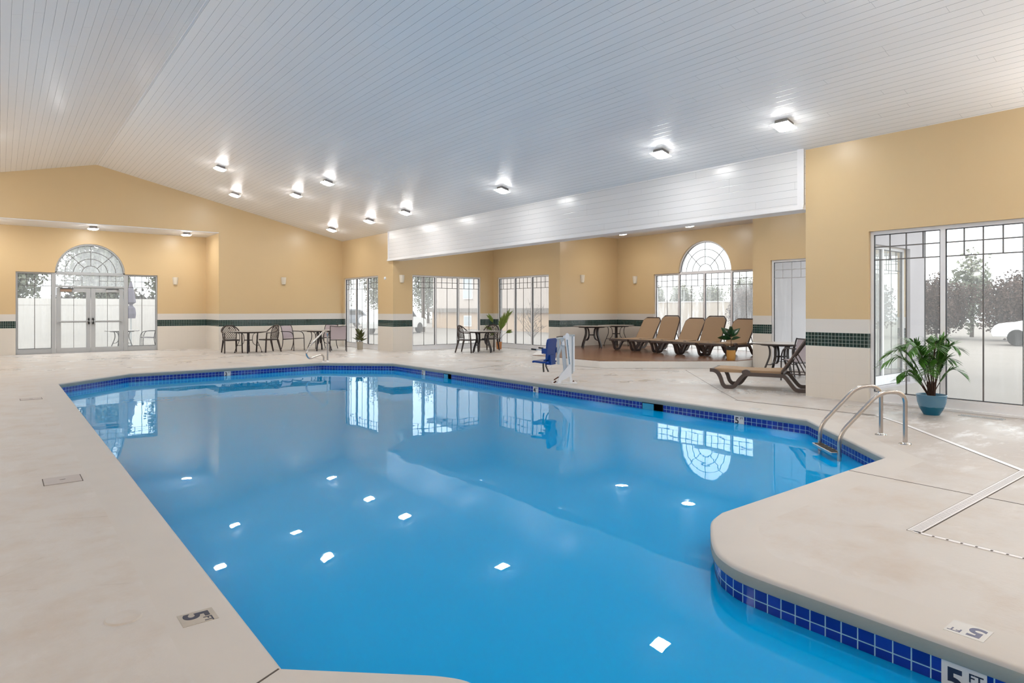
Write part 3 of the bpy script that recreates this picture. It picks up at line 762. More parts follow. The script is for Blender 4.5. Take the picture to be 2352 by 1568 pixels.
# small deck drains
def text_obj(name, s, size, mat, parent, mtx, ext=0.001, off=0.0):
    cu = bpy.data.curves.new(name, 'FONT'); cu.body = s; cu.size = size; cu.extrude = ext; cu.offset = off; cu.align_x = 'LEFT'
    tmp = bpy.data.objects.new(name, cu); COL.objects.link(tmp); dg = bpy.context.evaluated_depsgraph_get()
    me = bpy.data.meshes.new_from_object(tmp.evaluated_get(dg)); bpy.data.objects.remove(tmp); me.name = name
    me.materials.clear(); me.materials.append(mat); me.transform(mtx)
    o = bpy.data.objects.new(name, me); COL.objects.link(o); o.parent = parent; return o
def marker(num, loc, right, up, w_, h_, label, plate=MARK, ink=INK, ft=True, bold=0.0042, group='depth markers'):
    right = Vector(right).normalized(); up = Vector(up).normalized(); nrm = right.cross(up)
    R = Matrix((right, up, nrm)).transposed().to_4x4()
    t = thing('depth_marker', label, 'depth marker', loc, 0, group)
    th_ = 0.004 if abs(nrm.z) < 0.5 else 0.0015
    m = MB(); m.box(-w_/2, w_/2, -h_/2, h_/2, 0, th_, R); m.build('plate', plate, t)
    s = h_ * 0.98
    text_obj('numeral', num, s, ink, t, R @ Matrix.Translation((-w_*0.42, -h_*0.35, th_+0.0004)), 0.0004, bold*h_/0.15)
    if ft: text_obj('lettering', 'FT', h_*0.34, ink, t, R @ Matrix.Translation((w_*0.10, h_*0.13, th_+0.0004)), 0.0004, 0.0008)
    return t
marker('5', (0.715, 3.235, 0.0), (0, -1, 0), (1, 0, 0), 0.135, 0.15, 'worn grey 5 FT tile set in the near left deck', MARKW, ink=INK)
marker('5', (3.352, 0.985, 0.0), (0, 1, 0), (-1, 0, 0), 0.15, 0.14, 'white 5 FT tile with faded numerals set in the near right deck', MARK, ink=INKF)
marker('4', (8.34, 8.95, 0.0), (0, -1, 0), (1, 0, 0), 0.15, 0.14, 'faded white depth tile in the deck near the pool lift', MARK, ink=MARK)
marker('5', (8.42, 5.05, 0.0), (0, -1, 0), (1, 0, 0), 0.15, 0.14, 'faded white depth tile in the deck in front of the single lounger', MARK, ink=MARK)
XW = 8.19
for num, px_, lab in (('3', 973, 'small 3 FT wall tile on the waterline left of the skimmer'), ('4', 1231, '4 FT wall tile on the right waterline, mid pool'), ('5', 1698, '5 FT wall tile on the right waterline beside the ladder end')):
    y = atX(px_, XW); marker(num, (XW-0.002, y, -0.152), (0, -1, 0), (0, 0, 1), 0.155, 0.13, lab)
# far wall marker on the P1-P2 edge
e0, e1 = Vector(offset(POOL, 0.022*SG)[2]), Vector(offset(POOL, 0.022*SG)[3]); dd = (e1-e0).normalized()
r_ = ray(522, 862); best = min((abs((e0+dd*s*0.01).x*r_.y - (e0+dd*s*0.01).y*r_.x), s) for s in range(0, 440))[1]*0.01
pp = e0+dd*best; marker('3', (pp.x+dd.y*0.003, pp.y-dd.x*0.003, -0.152), (dd.x, dd.y, 0), (0, 0, 1), 0.155, 0.13, '3 FT wall tile on the far waterline')
y = atX(2214, 3.197); marker('5', (3.197-0.002+0.002, y, -0.165), (0, -1, 0), (0, 0, 1), 0.165, 0.15, 'large 5 FT wall tile in the bottom right corner')
# skimmer throats
for (ya, yb), lab in zip(SKY, ('far skimmer opening in the right pool wall', 'near skimmer opening in the right pool wall')):
    t = thing('skimmer', lab, 'skimmer', (XW, (ya+yb)/2, -0.2)); hw = (ya-yb)/2
    m = MB()
    m.box(0, 0.3, -hw, -hw+.01, -0.045, 0.115); m.box(0, 0.3, hw-.01, hw, -0.045, 0.115); m.box(0, 0.3, -hw, hw, -0.055, -0.045); m.box(0, 0.3, -hw, hw, 0.112, 0.118); m.box(0.3, 0.31, -hw, hw, -0.05, 0.115)
    m.build('throat', SKIM, t)
    m = MB(); m.box(0.0, 0.012, -hw*0.1, hw-.012, -0.03, 0.10); m.build('weir_flap', WEIR, t)

# ------------------------------------------------------------------ ceiling lamps
def make_lamp():
    t = thing('ceiling_light', 'x', 'ceiling light', (0, 0, 0))
    m = MB(); a = 0.10; m.prism([(-a, -a), (a, -a), (a, a), (-a, a)], -0.045, 0.0); m.build('base', NICK, t, bevel=0.004)
    m = MB(); vs = []
    for s, z in ((0.10, -0.04), (0.128, -0.072), (0.124, -0.072), (0.095, -0.042)): vs += [(-s, -s, z), (s, -s, z), (s, s, z), (-s, s, z)]
    m.add(vs, [(k*4+i, k*4+(i+1) % 4, ((k+1) % 4)*4+(i+1) % 4, ((k+1) % 4)*4+i) for k in range(4) for i in range(4)]); m.build('shade_rim', NICK, t)
    m = MB(); m.add([(-.138, -.138, -.076), (.138, -.138, -.076), (.138, .138, -.076), (-.138, .138, -.076)], [(0, 1, 2, 3)]); m.build('glass_top', LENST, t)
    m = MB(); K = 8; rows = []
    for i in range(K+1):
        row = []
        for j in range(K+1):
            u, v = -1+2*i/K, -1+2*j/K; row.append((u*0.138, v*0.138, -0.078-0.04*(1-u**4)*(1-v**4)))
        rows.append(row)
    m.grid(rows); m.build('glass', LENS, t, smooth=True)
    return t
lamp0 = make_lamp(); used = [False]
sl = math.atan(0.231)
def put_lamp(x, y, label, z=None, tilt=0):
    o = lamp0 if not used[0] else dup(lamp0); used[0] = True
    o.location = (x, y, (ceil_z(x) if z is None else z)); o.rotation_euler = (0, tilt, 0); o['label'] = label; o['group'] = 'square ceiling lights'
LL = [(4.73, 18.8, 'lit square ceiling light highest up the slope, far left'), (5.81, 21.37, 'lit square ceiling light just above the sloping top of the yellow far wall'),
      (6.85, 18.87, 'lit square ceiling light, left of the pair mid-slope'), (6.84, 16.52, 'lit square ceiling light, right of the pair mid-slope'),
      (9.22, 21.89, 'lit square ceiling light right above the far corner'), (9.24, 18.96, 'second lit ceiling light from the far corner along the eave row'),
      (9.24, 16.63, 'third lit ceiling light from the far corner along the eave row'), (9.28, 12.06, 'lit ceiling light in front of the middle of the white beam'),
      (9.32, 7.44, 'second nearest lit ceiling light, over the right half of the beam'), (9.33, 5.12, 'nearest and largest lit ceiling light, above the pier')]
for x, y, lab in LL: put_lamp(x, y, lab, tilt=sl)
ORL = iter(('first', 'second', 'third', 'fourth', 'fifth', 'sixth', 'seventh', 'eighth', 'ninth', 'tenth', 'eleventh', 'twelfth') * 2)
for x, y in ((-0.45, 18.8), (-1.13, 21.4), (-2.17, 17.5), (-4.5, 21), (-4.5, 15), (-4.5, 9), (-2.2, 13), (-2.2, 8.5)): put_lamp(x, y, 'added fill light on the left slope, %s in a path from the far wall' % next(ORL), tilt=-sl)  # unseen extra fixtures, added over the left slope to brighten the room
for x, y in ((9.3, 1.2), (6.84, 2.6), (6.84, -0.6), (4.7, 3.6), (4.7, 0.6)): put_lamp(x, y, 'added fill light above the viewpoint, %s counting from the right wall' % next(ORL), tilt=sl)  # fill lamps added overhead, out of view, to brighten the near end
put_lamp(15.85, 14.25, 'lit ceiling light in the alcove corner above the bistro tables', 3.95)
put_lamp(15.85, 11.65, 'lit ceiling light in the alcove left of the arched window', 3.95)
put_lamp(12.3, 13.5, 'added fill light in the alcove hidden by the beam', 3.95); put_lamp(12.3, 9.0, 'added fill light in the alcove hidden by the beam, nearer', 3.95)  # this pair and the next are added to brighten the alcove walls
put_lamp(12.3, 17.3, 'added fill light in the alcove hidden by the beam, farthest', 3.95); put_lamp(12.6, 7.2, 'added fill light in the alcove hidden by the beam, nearest', 3.95)
put_lamp(2.30, 24.15, 'lit ceiling light over the entrance doors', 4.03)
put_lamp(4.98, 24.15, 'lit ceiling light at the right end of the entrance recess', 4.03)
put_lamp(-0.35, 24.15, 'lit ceiling light at the left end of the entrance recess', 4.03)

# ------------------------------------------------------------------ sconces, sensor
def make_sconce():
    t = thing('wall_sconce', 'x', 'wall lamp')
    m = MB(); m.lathe([(0.05, -0.13), (0.068, -0.125), (0.082, -0.05), (0.092, 0.06), (0.096, 0.13), (0.088, 0.13), (0.08, 0.02), (0.06, -0.11)], 16, None, -PI/2-0.0, PI/2)
    m.lathe([(0.0, -0.13), (0.055, -0.13)], 16, None, -PI/2, PI/2)
    m.build('shade', CERAM, t, smooth=True)
    m = MB(); m.box(0.0, 0.012, -0.03, 0.03, -0.09, 0.1); m.build('backplate', NICK, t)
    return t
s0 = make_sconce()
SC = [(4.87, 25.35, 2.42, -PI/2, 'cream half-round sconce right of the entrance'), (8.09, 23.6, 2.45, -PI/2, 'cream half-round sconce on the far wall above the round tables'),
      (10.68, 19.5, 2.45, -PI/2, 'cream half-round sconce beside the smoke-detector-like sensor'), (15.57, 15.8, 2.46, -PI/2, 'cream half-round sconce above the left bistro table'),
      (17.35, 14.98, 2.44, PI, 'cream half-round sconce left of the arched window')]
SC[2] = (10.68, 19.5, 2.45, -PI/2, 'cream half-round sconce between the far window and the round-table window')
for i, (x, y, z, rz, lab) in enumerate(SC):
    o = s0 if i == 0 else dup(s0); place(o, lab, (x, y, z), rz, 'cream wall sconces')
UP = 56.0      # watts of each up-lighting sconce added on unseen walls to lift the ceiling
def fill_sconce(x, y, rz, lab):
    o = place(dup(s0), lab, (x, y, 2.45), rz, 'cream wall sconces')
    ld_ = bpy.data.lights.new('sconce_fill_light', 'AREA'); ld_.shape = 'DISK'; ld_.size = 0.16; ld_.energy = UP; ld_.color = (1.0, 0.955, 0.91)
    lo = bpy.data.objects.new('sconce_fill_light', ld_); COL.objects.link(lo); lo.parent = o
    lo.location = (0.14, 0, 0.19); lo.rotation_euler = Vector((0.62, 0, 0.78)).to_track_quat('-Z', 'Y').to_euler()
for k_, y_ in enumerate((-1.5, 3.0, 7.5, 12.0, 16.5, 21.0)): fill_sconce(-5.67, y_, 0.0, 'added cream fill sconce on the left wall, number %s from the near wall' % ('one', 'two', 'three', 'four', 'five', 'six')[k_])
for k_, x_ in enumerate((-3.5, 0.2, 4.2, 8.0)): fill_sconce(x_, -4.5, PI/2, 'added cream fill sconce on the near wall, number %s from the left wall' % ('one', 'two', 'three', 'four')[k_])
fill_sconce(10.35, 0.75, PI, 'added cream fill sconce on the right wall just out of view'); fill_sconce(10.35, -2.6, PI, 'added cream fill sconce on the right wall near the rear corner')
t = thing('wall_sensor', 'small round white sensor on the wall between two windows', 'sensor', (10.35, 20.05, 2.48), PI)
m = MB(); m.lathe([(0.0, 0.05), (0.03, 0.048), (0.05, 0.03), (0.055, 0.0)], 20, Matrix.Rotation(PI/2, 4, 'Y')); m.build('dome', LIFTW, t, smooth=True)
m = MB(); m.lathe([(0.0, 0.058), (0.012, 0.055), (0.018, 0.04)], 12, Matrix.Rotation(PI/2, 4, 'Y')); m.build('lens', CHROME, t, smooth=True)

# ------------------------------------------------------------------ round tables
def make_table():
    t = thing('round_table', 'x', 'table')
    m = MB(); m.lathe([(0.0, 0.70), (0.585, 0.70), (0.60, 0.697)], 48); m.build('tabletop', TTOP, t, smooth=True)
    m = MB(); m.lathe([(0.599, 0.699), (0.61, 0.694), (0.61, 0.68), (0.59, 0.672), (0.0, 0.668)], 48); m.build('rim', TEDGE, t, smooth=True)
    m = MB(); m.lathe([(0.32, 0.668), (0.42, 0.666), (0.42, 0.645), (0.39, 0.645), (0.32, 0.655)], 32); m.build('apron', DKMET, t, smooth=True)
    outer_ = smoothpath([(0.30, 0.66), (0.262, 0.56), (0.265, 0.42), (0.33, 0.25), (0.385, 0.12), (0.41, 0.0)], 5)
    inner_ = smoothpath([(0.25, 0.66), (0.16, 0.60), (0.125, 0.47), (0.14, 0.33), (0.22, 0.245), (0.335, 0.24)], 5)
    for k in range(4):
        R = Matrix.Rotation(PI/4 + k*PI/2, 4, 'Z'); m = MB(); fn = lambda a, b, h: (a, h, b)
        m.strap(outer_, 0.05, 0.018, fn, R); m.strap(inner_, 0.045, 0.016, fn, R)
        m.lathe([(0.0, 0.0), (0.026, 0.0), (0.022, 0.03), (0.0, 0.035)], 10, R @ Matrix.Translation((0.41, 0, 0)))
        m.build('leg', DKMET, t, smooth=True)
    m = MB()
    for k in range(2): m.box(-0.13, 0.13, -0.012, 0.012, 0.395, 0.425, Matrix.Rotation(PI/4 + k*PI/2, 4, 'Z'))
    m.build('cross_brace', DKMET, t)
    return t
tab0 = make_table()
TB = [(6.38, 21.97, 0, 0.45, 'round brown bistro table between two lattice chairs by the far wall'), (8.64, 21.6, 0, 0.2, 'round dark bistro table with three sling chairs by the far corner'),
      (12.52, 17.38, 0, 0.9, 'round bistro table between lattice chairs before the alcove windows'), (15.0, 14.78, 0.182, 0.86, 'left round bistro table on the raised deck, nearer the pool lift'),
      (16.38, 14.98, 0.182, -0.12, 'right round bistro table on the raised deck, in the corner'), (13.1, 7.25, 0, 0.2, 'round bistro table beside the pier, behind the single lounger')]
for i, (x, y, z, rz, lab) in enumerate(TB):
    o = tab0 if i == 0 else dup(tab0); place(o, lab, (x, y, z), rz, 'round bistro tables')

# ------------------------------------------------------------------ lattice resin chair (faces +X)
def make_lattice():
    t = thing('lattice_chair', 'x', 'chair')
    m = MB(); pl = smoothpath([(0.25, -0.2), (0.27, 0), (0.25, 0.2), (0.0, 0.235), (-0.2, 0.19), (-0.22, 0), (-0.2, -0.19), (0.0, -0.235)], 3, True)
    m.prism([tuple(p)[:2] for p in pl], 0.395, 0.43); m.build('seat', BROWN, t, bevel=0.008)
    for s in (-1, 1):
        m = MB(); m.tube([(0.29, 0.27*s, 0.0), (0.265, 0.265*s, 0.4), (0.245, 0.265*s, 0.635)], [0.027, 0.025, 0.02], 4); m.build('leg', BROWN, t)
        m = MB(); m.tube([(-0.31, 0.23*s, 0.0), (-0.2, 0.2*s, 0.41)], [0.023, 0.036], 4); m.build('leg', BROWN, t)
        m = MB(); m.tube([(-0.2, 0.2*s, 0.41), (-0.235, 0.225*s, 0.66)], 0.014, 6); m.build('back_post', BROWN, t)
    hoop = smoothpath([(0.26, 0.265, 0.645), (0.08, 0.275, 0.65), (-0.07, 0.272, 0.672), (-0.17, 0.255, 0.74), (-0.245, 0.19, 0.825), (-0.285, 0.09, 0.868), (-0.292, 0, 0.878),
                       (-0.285, -0.09, 0.868), (-0.245, -0.19, 0.825), (-0.17, -0.255, 0.74), (-0.07, -0.272, 0.672), (0.08, -0.275, 0.65), (0.26, -0.265, 0.645)], 4)
    m = MB(); m.tube(hoop, 0.017, 6, flat=1.5); m.build('arm_hoop', BROWN, t, smooth=True)
    def bp(y, z):
        return (-0.205 - (z-0.43)*0.2 + 0.25*y*y*2.0, y, z)
    def inside(y, z):
        if z < 0.47: return False
        hw = 0.205 + (z-0.45)*0.06
        if z > 0.70: hw = 0.22*math.sqrt(max(0, 1-((z-0.70)/0.17)**2))
        return abs(y) < hw
    m = MB(); sp = 0.066
    for sg in (-1, 1):
        for k in range(-9, 10):
            run_ = []
            for i in range(60):
                z = 0.46 + i*0.0072; y = k*sp + sg*(z-0.66)*0.85
                if inside(y, z): run_.append(bp(y, z))
                else:
                    if len(run_) > 2: m.tube(run_[::4] + [run_[-1]] if (len(run_)-1) % 4 else run_[::4], 0.0075, 4)
                    run_ = []
            if len(run_) > 2: m.tube([run_[0], run_[len(run_)//2], run_[-1]], 0.0075, 4)
    for zz in (0.47, 0.445): m.tube([bp(-0.2, zz), bp(0, zz), bp(0.2, zz)], 0.008, 4)
    m.tube([bp(-0.2, 0.45), bp(-0.215, 0.6), bp(-0.215, 0.7), bp(-0.17, 0.81), bp(-0.08, 0.86), bp(0, 0.87), bp(0.08, 0.86), bp(0.17, 0.81), bp(0.215, 0.7), bp(0.215, 0.6), bp(0.2, 0.45)], 0.011, 5)
    m.lathe([(0, 0), (0.03, 0.0), (0.03, 0.01), (0, 0.012)], 6, Matrix.Translation(bp(0, 0.80)) @ Matrix.Rotation(PI/2, 4, 'Y'))
    m.build('lattice_back', BROWN, t)
    return t
lc0 = make_lattice()
def face(dx, dy): return math.atan2(dy, dx)
def camdir(r, f): v = CR*r + CF*f; return math.atan2(v.y, v.x)
LC = [(5.93, 22.27, camdir(0.6, -0.8), 'brown lattice-back armchair left of the far table, facing right'),
      (7.03, 21.93, camdir(-0.6, -0.8), 'brown lattice-back armchair right of the far table, facing left'),
      (12.05, 17.60, camdir(0.93, -0.37), 'brown lattice-back armchair seen side-on, left of the alcove table'),
      (13.15, 17.82, camdir(-0.35, -0.94), 'brown lattice-back armchair facing the camera behind the alcove table')]
for i, (x, y, a, lab) in enumerate(LC):
    o = lc0 if i == 0 else dup(lc0); place(o, lab, (x, y, 0), a, 'lattice-back resin armchairs')

# ------------------------------------------------------------------ sling armchair (faces +X)
def make_sling():
    t = thing('sling_armchair', 'x', 'chair')
    for s in (-1, 1):
        y = 0.265*s
        m = MB(); m.tube(smoothpath([(-0.30, y, 0), (-0.225, y, 0.2), (-0.205, y, 0.42), (-0.23, y, 0.6), (-0.27, y, 0.76), (-0.325, y, 0.87)], 4), 0.0135, 8); m.build('leg', DKMET, t, smooth=True)
        m = MB(); m.tube(smoothpath([(0.26, y, 0), (0.255, y, 0.3), (0.24, y, 0.5), (0.18, y, 0.61), (0.08, y, 0.65), (-0.1, y, 0.658), (-0.29, y, 0.66)], 4), 0.0135, 8); m.build('leg', DKMET, t, smooth=True)
        m = MB(); m.tube([(-0.21, y*0.97, 0.40), (0.24, y*0.97, 0.42)], 0.011, 8); m.build('seat_rail', DKMET, t, smooth=True)
    m = MB(); m.tube([(0.25, -0.26, 0.42), (0.25, 0.26, 0.42)], 0.011, 6); m.tube([(-0.21, -0.26, 0.385), (-0.21, 0.26, 0.385)], 0.012, 6)
    m.tube(smoothpath([(-0.322, -0.265, 0.86), (-0.335, 0, 0.845), (-0.322, 0.265, 0.86)], 5), 0.011, 6)
    m.build('crossbar', DKMET, t, smooth=True)
    bk = [(-0.20, 0.43), (-0.222, 0.55), (-0.262, 0.72), (-0.318, 0.85)]; se = [(0.245, 0.425), (0.1, 0.405), (-0.1, 0.40), (-0.2, 0.42)]
    m = MB(); m.grid([[(x, y, z) for y in (-0.245, -0.12, 0, 0.12, 0.245)] for x, z in bk], 0.006); m.build('backrest', SLING, t, smooth=True)
    m = MB(); m.grid([[(x, y, z) for y in (-0.245, -0.12, 0, 0.12, 0.245)] for x, z in se], 0.006); m.build('seat', SLING, t, smooth=True)
    return t
sa0 = make_sling()
SA = [(7.92, 22.15, camdir(0.88, -0.35), 'pale mauve sling armchair facing right, left of the dark far table'),
      (8.98, 20.82, camdir(-0.30, 0.95), 'mauve sling armchair seen from behind, in front of the far corner window'),
      (9.20, 22.35, camdir(-0.35, -0.93), 'mauve sling armchair mostly hidden behind the far corner table'),
      (12.32, 6.42, camdir(-0.10, 0.98), 'mauve sling armchair seen from behind, beyond the single lounger')]
for i, (x, y, a, lab) in enumerate(SA):
    o = sa0 if i == 0 else dup(sa0); place(o, lab, (x, y, 0), a, 'sling armchairs')

# ------------------------------------------------------------------ loungers (foot at origin, head towards +X)
def make_lounger(ang):
    t = thing('sun_lounger', 'x', 'sun lounger')
    path = [(0.0, 0.322), (0.07, 0.318), (0.135, 0.28), (0.185, 0.19), (0.22, 0.085), (0.265, 0.036), (0.31, 0.032), (0.37, 0.032), (0.415, 0.045), (0.45, 0.085), (0.52, 0.185), (0.60, 0.262), (0.70, 0.272),
            (1.18, 0.272), (1.26, 0.25), (1.34, 0.15), (1.41, 0.062), (1.46, 0.034), (1.52, 0.032), (1.58, 0.036), (1.64, 0.08), (1.73, 0.20), (1.80, 0.262), (1.92, 0.272)]
    path = smoothpath(path, 3)
    for s in (-1, 1):
        m = MB(); m.strap([tuple(p)[:2] for p in path], 0.055, 0.064, lambda a, b, h: (a, 0.335*s + h, b)); m.build('side_rail', TAUPE, t, smooth=True, bevel=0.008)
        m = MB(); m.lathe([(0, -0.035), (0.075, -0.035), (0.085, -0.02), (0.085, 0.02), (0.075, 0.035), (0, 0.035)], 16, Matrix.Translation((0.62, 0.325*s, 0.305)) @ Matrix.Rotation(PI/2, 4, 'X') @ Matrix.Scale(0.62, 4, (0, 1, 0)) @ Matrix.Scale(0.85, 4, (1, 0, 0)))
        m.build('rail_hub', TAUPE, t, smooth=True)
    m = MB(); m.box(0.0, 0.05, -0.335, 0.335, 0.295, 0.352); m.box(1.86, 1.92, -0.33, 0.33, 0.25, 0.30); m.box(1.18, 1.23, -0.29, 0.29, 0.285, 0.33); m.box(0.64, 0.68, -0.29, 0.29, 0.27, 0.30)
    m.build('crossbar', TAUPE, t, bevel=0.01)
    # seat sling, folded over the rails
    m = MB(); prof = [(-0.30, 0.29), (-0.303, 0.338), (-0.288, 0.354), (0.288, 0.354), (0.303, 0.338), (0.30, 0.29)]
    rows = [[(x, y, z - (0.012 if 0.3 < x < 1.1 and abs(y) < 0.29 else 0)) for y, z in prof] for x in (0.07, 0.11, 0.3, 0.5, 0.62, 0.75, 0.95, 1.1, 1.19)]
    m.grid(rows, 0.006); m.build('seat_sling', TAN, t, smooth=False)
    # backrest
    hx, hz = 1.20, 0.325; L = 0.78; ca, sa = math.cos(ang), math.sin(ang)
    B = Matrix.Translation((hx, 0, hz)) @ Matrix(((ca, 0, -sa, 0), (0, 1, 0, 0), (sa, 0, ca, 0), (0, 0, 0, 1)))
    hw = 0.33; ch = 0.11
    outl = [(0, -hw), (L-ch, -hw), (L-0.01, -hw+ch*0.8), (L, -hw+ch), (L, hw-ch), (L-0.01, hw-ch*0.8), (L-ch, hw), (0, hw)]
    m = MB(); m.tube([(a, b, 0.0) for a, b in outl], 0.02, 6, False, None, B)
    m.tube([(0.3, -hw, -0.01), (0.3, hw, -0.01)], 0.014, 6, False, None, B); m.build('backrest_frame', TAUPE, t, smooth=True)
    m = MB(); inn = [(0.02, -hw+.005), (L-ch-.01, -hw+.005), (L-0.035, -hw+ch*0.85), (L-0.035, hw-ch*0.85), (L-ch-.01, hw-.005), (0.02, hw-.005)]
    m.prism(inn, 0.012, 0.024, None, B); m.build('backrest_sling', TAN, t)
    # prop stays
    m = MB()
    for s in (-1, 1):
        p = B @ Vector((0.36, 0.25*s, -0.02)); m.tube([p, (p.x+0.16, 0.25*s, 0.30)], 0.011, 6); m.tube([(p.x+0.16, 0.25*s, 0.30), (1.24, 0.25*s, 0.30)], 0.01, 6)
    p = B @ Vector((0.36, 0, -0.02)); m.tube([(p.x+0.16, -0.27, 0.30), (p.x+0.16, 0.27, 0.30)], 0.012, 6)
    m.build('prop_stay', TAUPE, t)
    return t
low = make_lounger(math.radians(56)); high = make_lounger(math.radians(66))
LO = [(14.42, 13.12, low, 'tan sling lounger farthest left in the deck row'), (14.40, 12.30, high, 'second lounger from the left, backrest steeper'),
      (14.36, 11.47, None, 'middle lounger of the five in the deck row'), (14.28, 10.66, 'h', 'fourth lounger from the left, backrest steeper'), (14.36, 9.88, None, 'rightmost lounger of the deck row, behind the mustard pot')]
for x, y, src, lab in LO:
    o = src if src in (low, high) else dup(high if src == 'h' else low)
    place(o, lab, (x, y, 0.186), 0.0, 'row of loungers on the raised deck')
o = dup(low); lv = Vector((0.387, -0.922)); pv = Vector((0.922, 0.387)); org = Vector((10.21, 6.73)) - lv*0.25 + pv*0.31
place(o, 'single tan lounger on the deck floor, partly hidden by the pier', (org.x, org.y, 0), math.atan2(lv.y, lv.x), None)
if 'group' in o: del o['group']

# ------------------------------------------------------------------ pool ladder
n45 = Vector((-0.7071, 0.7071, 0))
ld = thing('pool_ladder', 'stainless steel pool ladder with two curved grab rails', 'ladder', (0, 0, 0))
prof = [(0, 0.0), (0, 0.30), (0.0, 0.42), (0.05, 0.495), (0.14, 0.535), (0.22, 0.53), (0.30, 0.475), (0.58, 0.17), (0.645, 0.09), (0.66, 0.0), (0.66, -0.9)]
sp = filletpath([(0, 0, 0), (0, 0.548, 0), (0.25, 0.548, 0), (0.66, 0.09, 0), (0.66, -0.9, 0)], [0, .20, .22, .12, 0], 10)
for bx_, by_ in ((7.47, 2.76), (7.82, 3.14)):
    m = MB(); m.tube([Vector((bx_, by_, 0)) + n45*p.x + Vector((0, 0, p.y)) for p in sp], 0.0225, 14); r = m.build('grab_rail', STEEL, ld, smooth=True)
    m = MB(); m.lathe([(0.0, 0.02), (0.03, 0.02), (0.035, 0.014), (0.058, 0.008), (0.062, 0.0)], 24, Matrix.Translation((bx_, by_, 0))); m.build('flange', CHROME, ld, smooth=True)
a_, b_ = Vector((7.47, 2.76, 0)) + n45*0.66, Vector((7.82, 3.14, 0)) + n45*0.66
dr_ = (b_-a_).normalized()
for z in (-0.135, -0.42, -0.70):
    m = MB(); q = n45*0.085
    m.add([a_-q*0.3+Vector((0, 0, z)), b_-q*0.3+Vector((0, 0, z)), b_+q+Vector((0, 0, z)), a_+q+Vector((0, 0, z)), a_-q*0.3+Vector((0, 0, z+.03)), b_-q*0.3+Vector((0, 0, z+.03)), b_+q+Vector((0, 0, z+.03)), a_+q+Vector((0, 0, z+.03))],
          [(0, 3, 2, 1), (4, 5, 6, 7), (0, 1, 5, 4), (1, 2, 6, 5), (2, 3, 7, 6), (3, 0, 4, 7)])
    tr = m.build('tread', CHROME, ld, bevel=0.004)
    m = MB()
    for k in range(5):
        c = a_.lerp(b_, 0.12 + 0.19*k); e = dr_*0.03
        m.add([c-e-q*0.2+Vector((0, 0, z+.031)), c+e-q*0.2+Vector((0, 0, z+.031)), c+e+q*0.8+Vector((0, 0, z+.031)), c-e+q*0.8+Vector((0, 0, z+.031)),
               c-e-q*0.2+Vector((0, 0, z+.034)), c+e-q*0.2+Vector((0, 0, z+.034)), c+e+q*0.8+Vector((0, 0, z+.034)), c-e+q*0.8+Vector((0, 0, z+.034))], [(0, 3, 2, 1), (4, 5, 6, 7), (0, 1, 5, 4), (1, 2, 6, 5), (2, 3, 7, 6), (3, 0, 4, 7)])
    m.build('grip_pad', BLK, tr)

# hand rail at the far end
hr = thing('hand_rail', 'single looped stainless hand rail at the far pool edge', 'hand rail', (0, 0, 0))
hd = Vector((-0.89, -0.456, 0)); A = Vector((7.07, 17.10, 0)); Bb = Vector((6.93, 17.03, 0))
pts = [A, A+Vector((0, 0, 0.70)), A+hd*0.02+Vector((0, 0, 0.79)), A+hd*0.16+Vector((0, 0, 0.82)), A+hd*0.64+Vector((0, 0, 0.50)), A+hd*0.86+Vector((0, 0, 0.26)), A+hd*0.74+Vector((0, 0, 0.10)), Bb+hd*0.10+Vector((0, 0, 0.19)), Bb+Vector((0, 0, 0.14)), Bb]
m = MB(); m.tube(filletpath(pts, [0, .1, .08, .12, .3, .16, .1, .06, .08, 0], 6), 0.0235, 12); m.build('rail', STEEL, hr, smooth=True)
m = MB()
for q in (A, Bb): m.lathe([(0.0, 0.02), (0.03, 0.02), (0.034, 0.012), (0.052, 0.006), (0.056, 0.0)], 20, Matrix.Translation(q))
m.build('flange', CHROME, hr, smooth=True)

# ------------------------------------------------------------------ pool lift (u = to the right as seen, v = away)
LO0 = at(1300.9, 879.5); S = 0.000755
lf = thing('pool_lift', 'white pool lift with a blue seat standing on the deck beside the water', 'pool lift', LO0, math.atan2(CR.y, CR.x))
def Z(pts): return [((x-1130)*S, (1440-y)*S) for x, y in pts]
fu = lambda a, b, h: (a, h, b)
m = MB(); m.box(-0.28, 0.20, -0.12, 0.20, 0.0, 0.012); m.build('base_plate', LIFTW, lf, bevel=0.003)
m = MB()
for u, v in ((-0.24, -0.08), (-0.20, 0.1), (0.15, 0.15), (-0.22, 0.0)): m.lathe([(0, 0.025), (0.011, 0.025), (0.011, 0.01), (0.018, 0.01), (0.018, 0.0)], 6, Matrix.Translation((u, v, 0.01)))
m.tube([(-0.24, 0.0, 0.06), (-0.15, 0.0, 0.12)], 0.012, 6); m.build('anchor_bolts', RUST, lf)
m = MB(); m.prism(Z([(905, 1440), (920, 1340), (955, 1265), (1060, 1130), (1155, 1010), (1185, 960), (1240, 950), (1252, 1190), (1235, 1250), (1110, 1320), (1000, 1375), (985, 1440)]), -0.06, 0.0, fu)
m.prism(Z([(905, 1440), (920, 1340), (955, 1265), (1060, 1130), (1155, 1010), (1185, 960), (1240, 950), (1252, 1190), (1235, 1250), (1110, 1320), (1000, 1375), (985, 1440)]), 0.09, 0.10, fu)
m.prism(Z([(1205, 1250), (1255, 1250), (1285, 1415), (1215, 1430)]), -0.05, -0.02, fu); m.build('bracket', LIFTW, lf, bevel=0.004)
m = MB(); m.prism(Z([(1100, 320), (1090, 230), (1115, 175), (1150, 162), (1185, 185), (1200, 250), (1195, 340), (1240, 960), (1165, 990)]), -0.065, -0.045, fu); arm = m.build('lift_arm', LIFTW, lf, bevel=0.004)
m = MB()
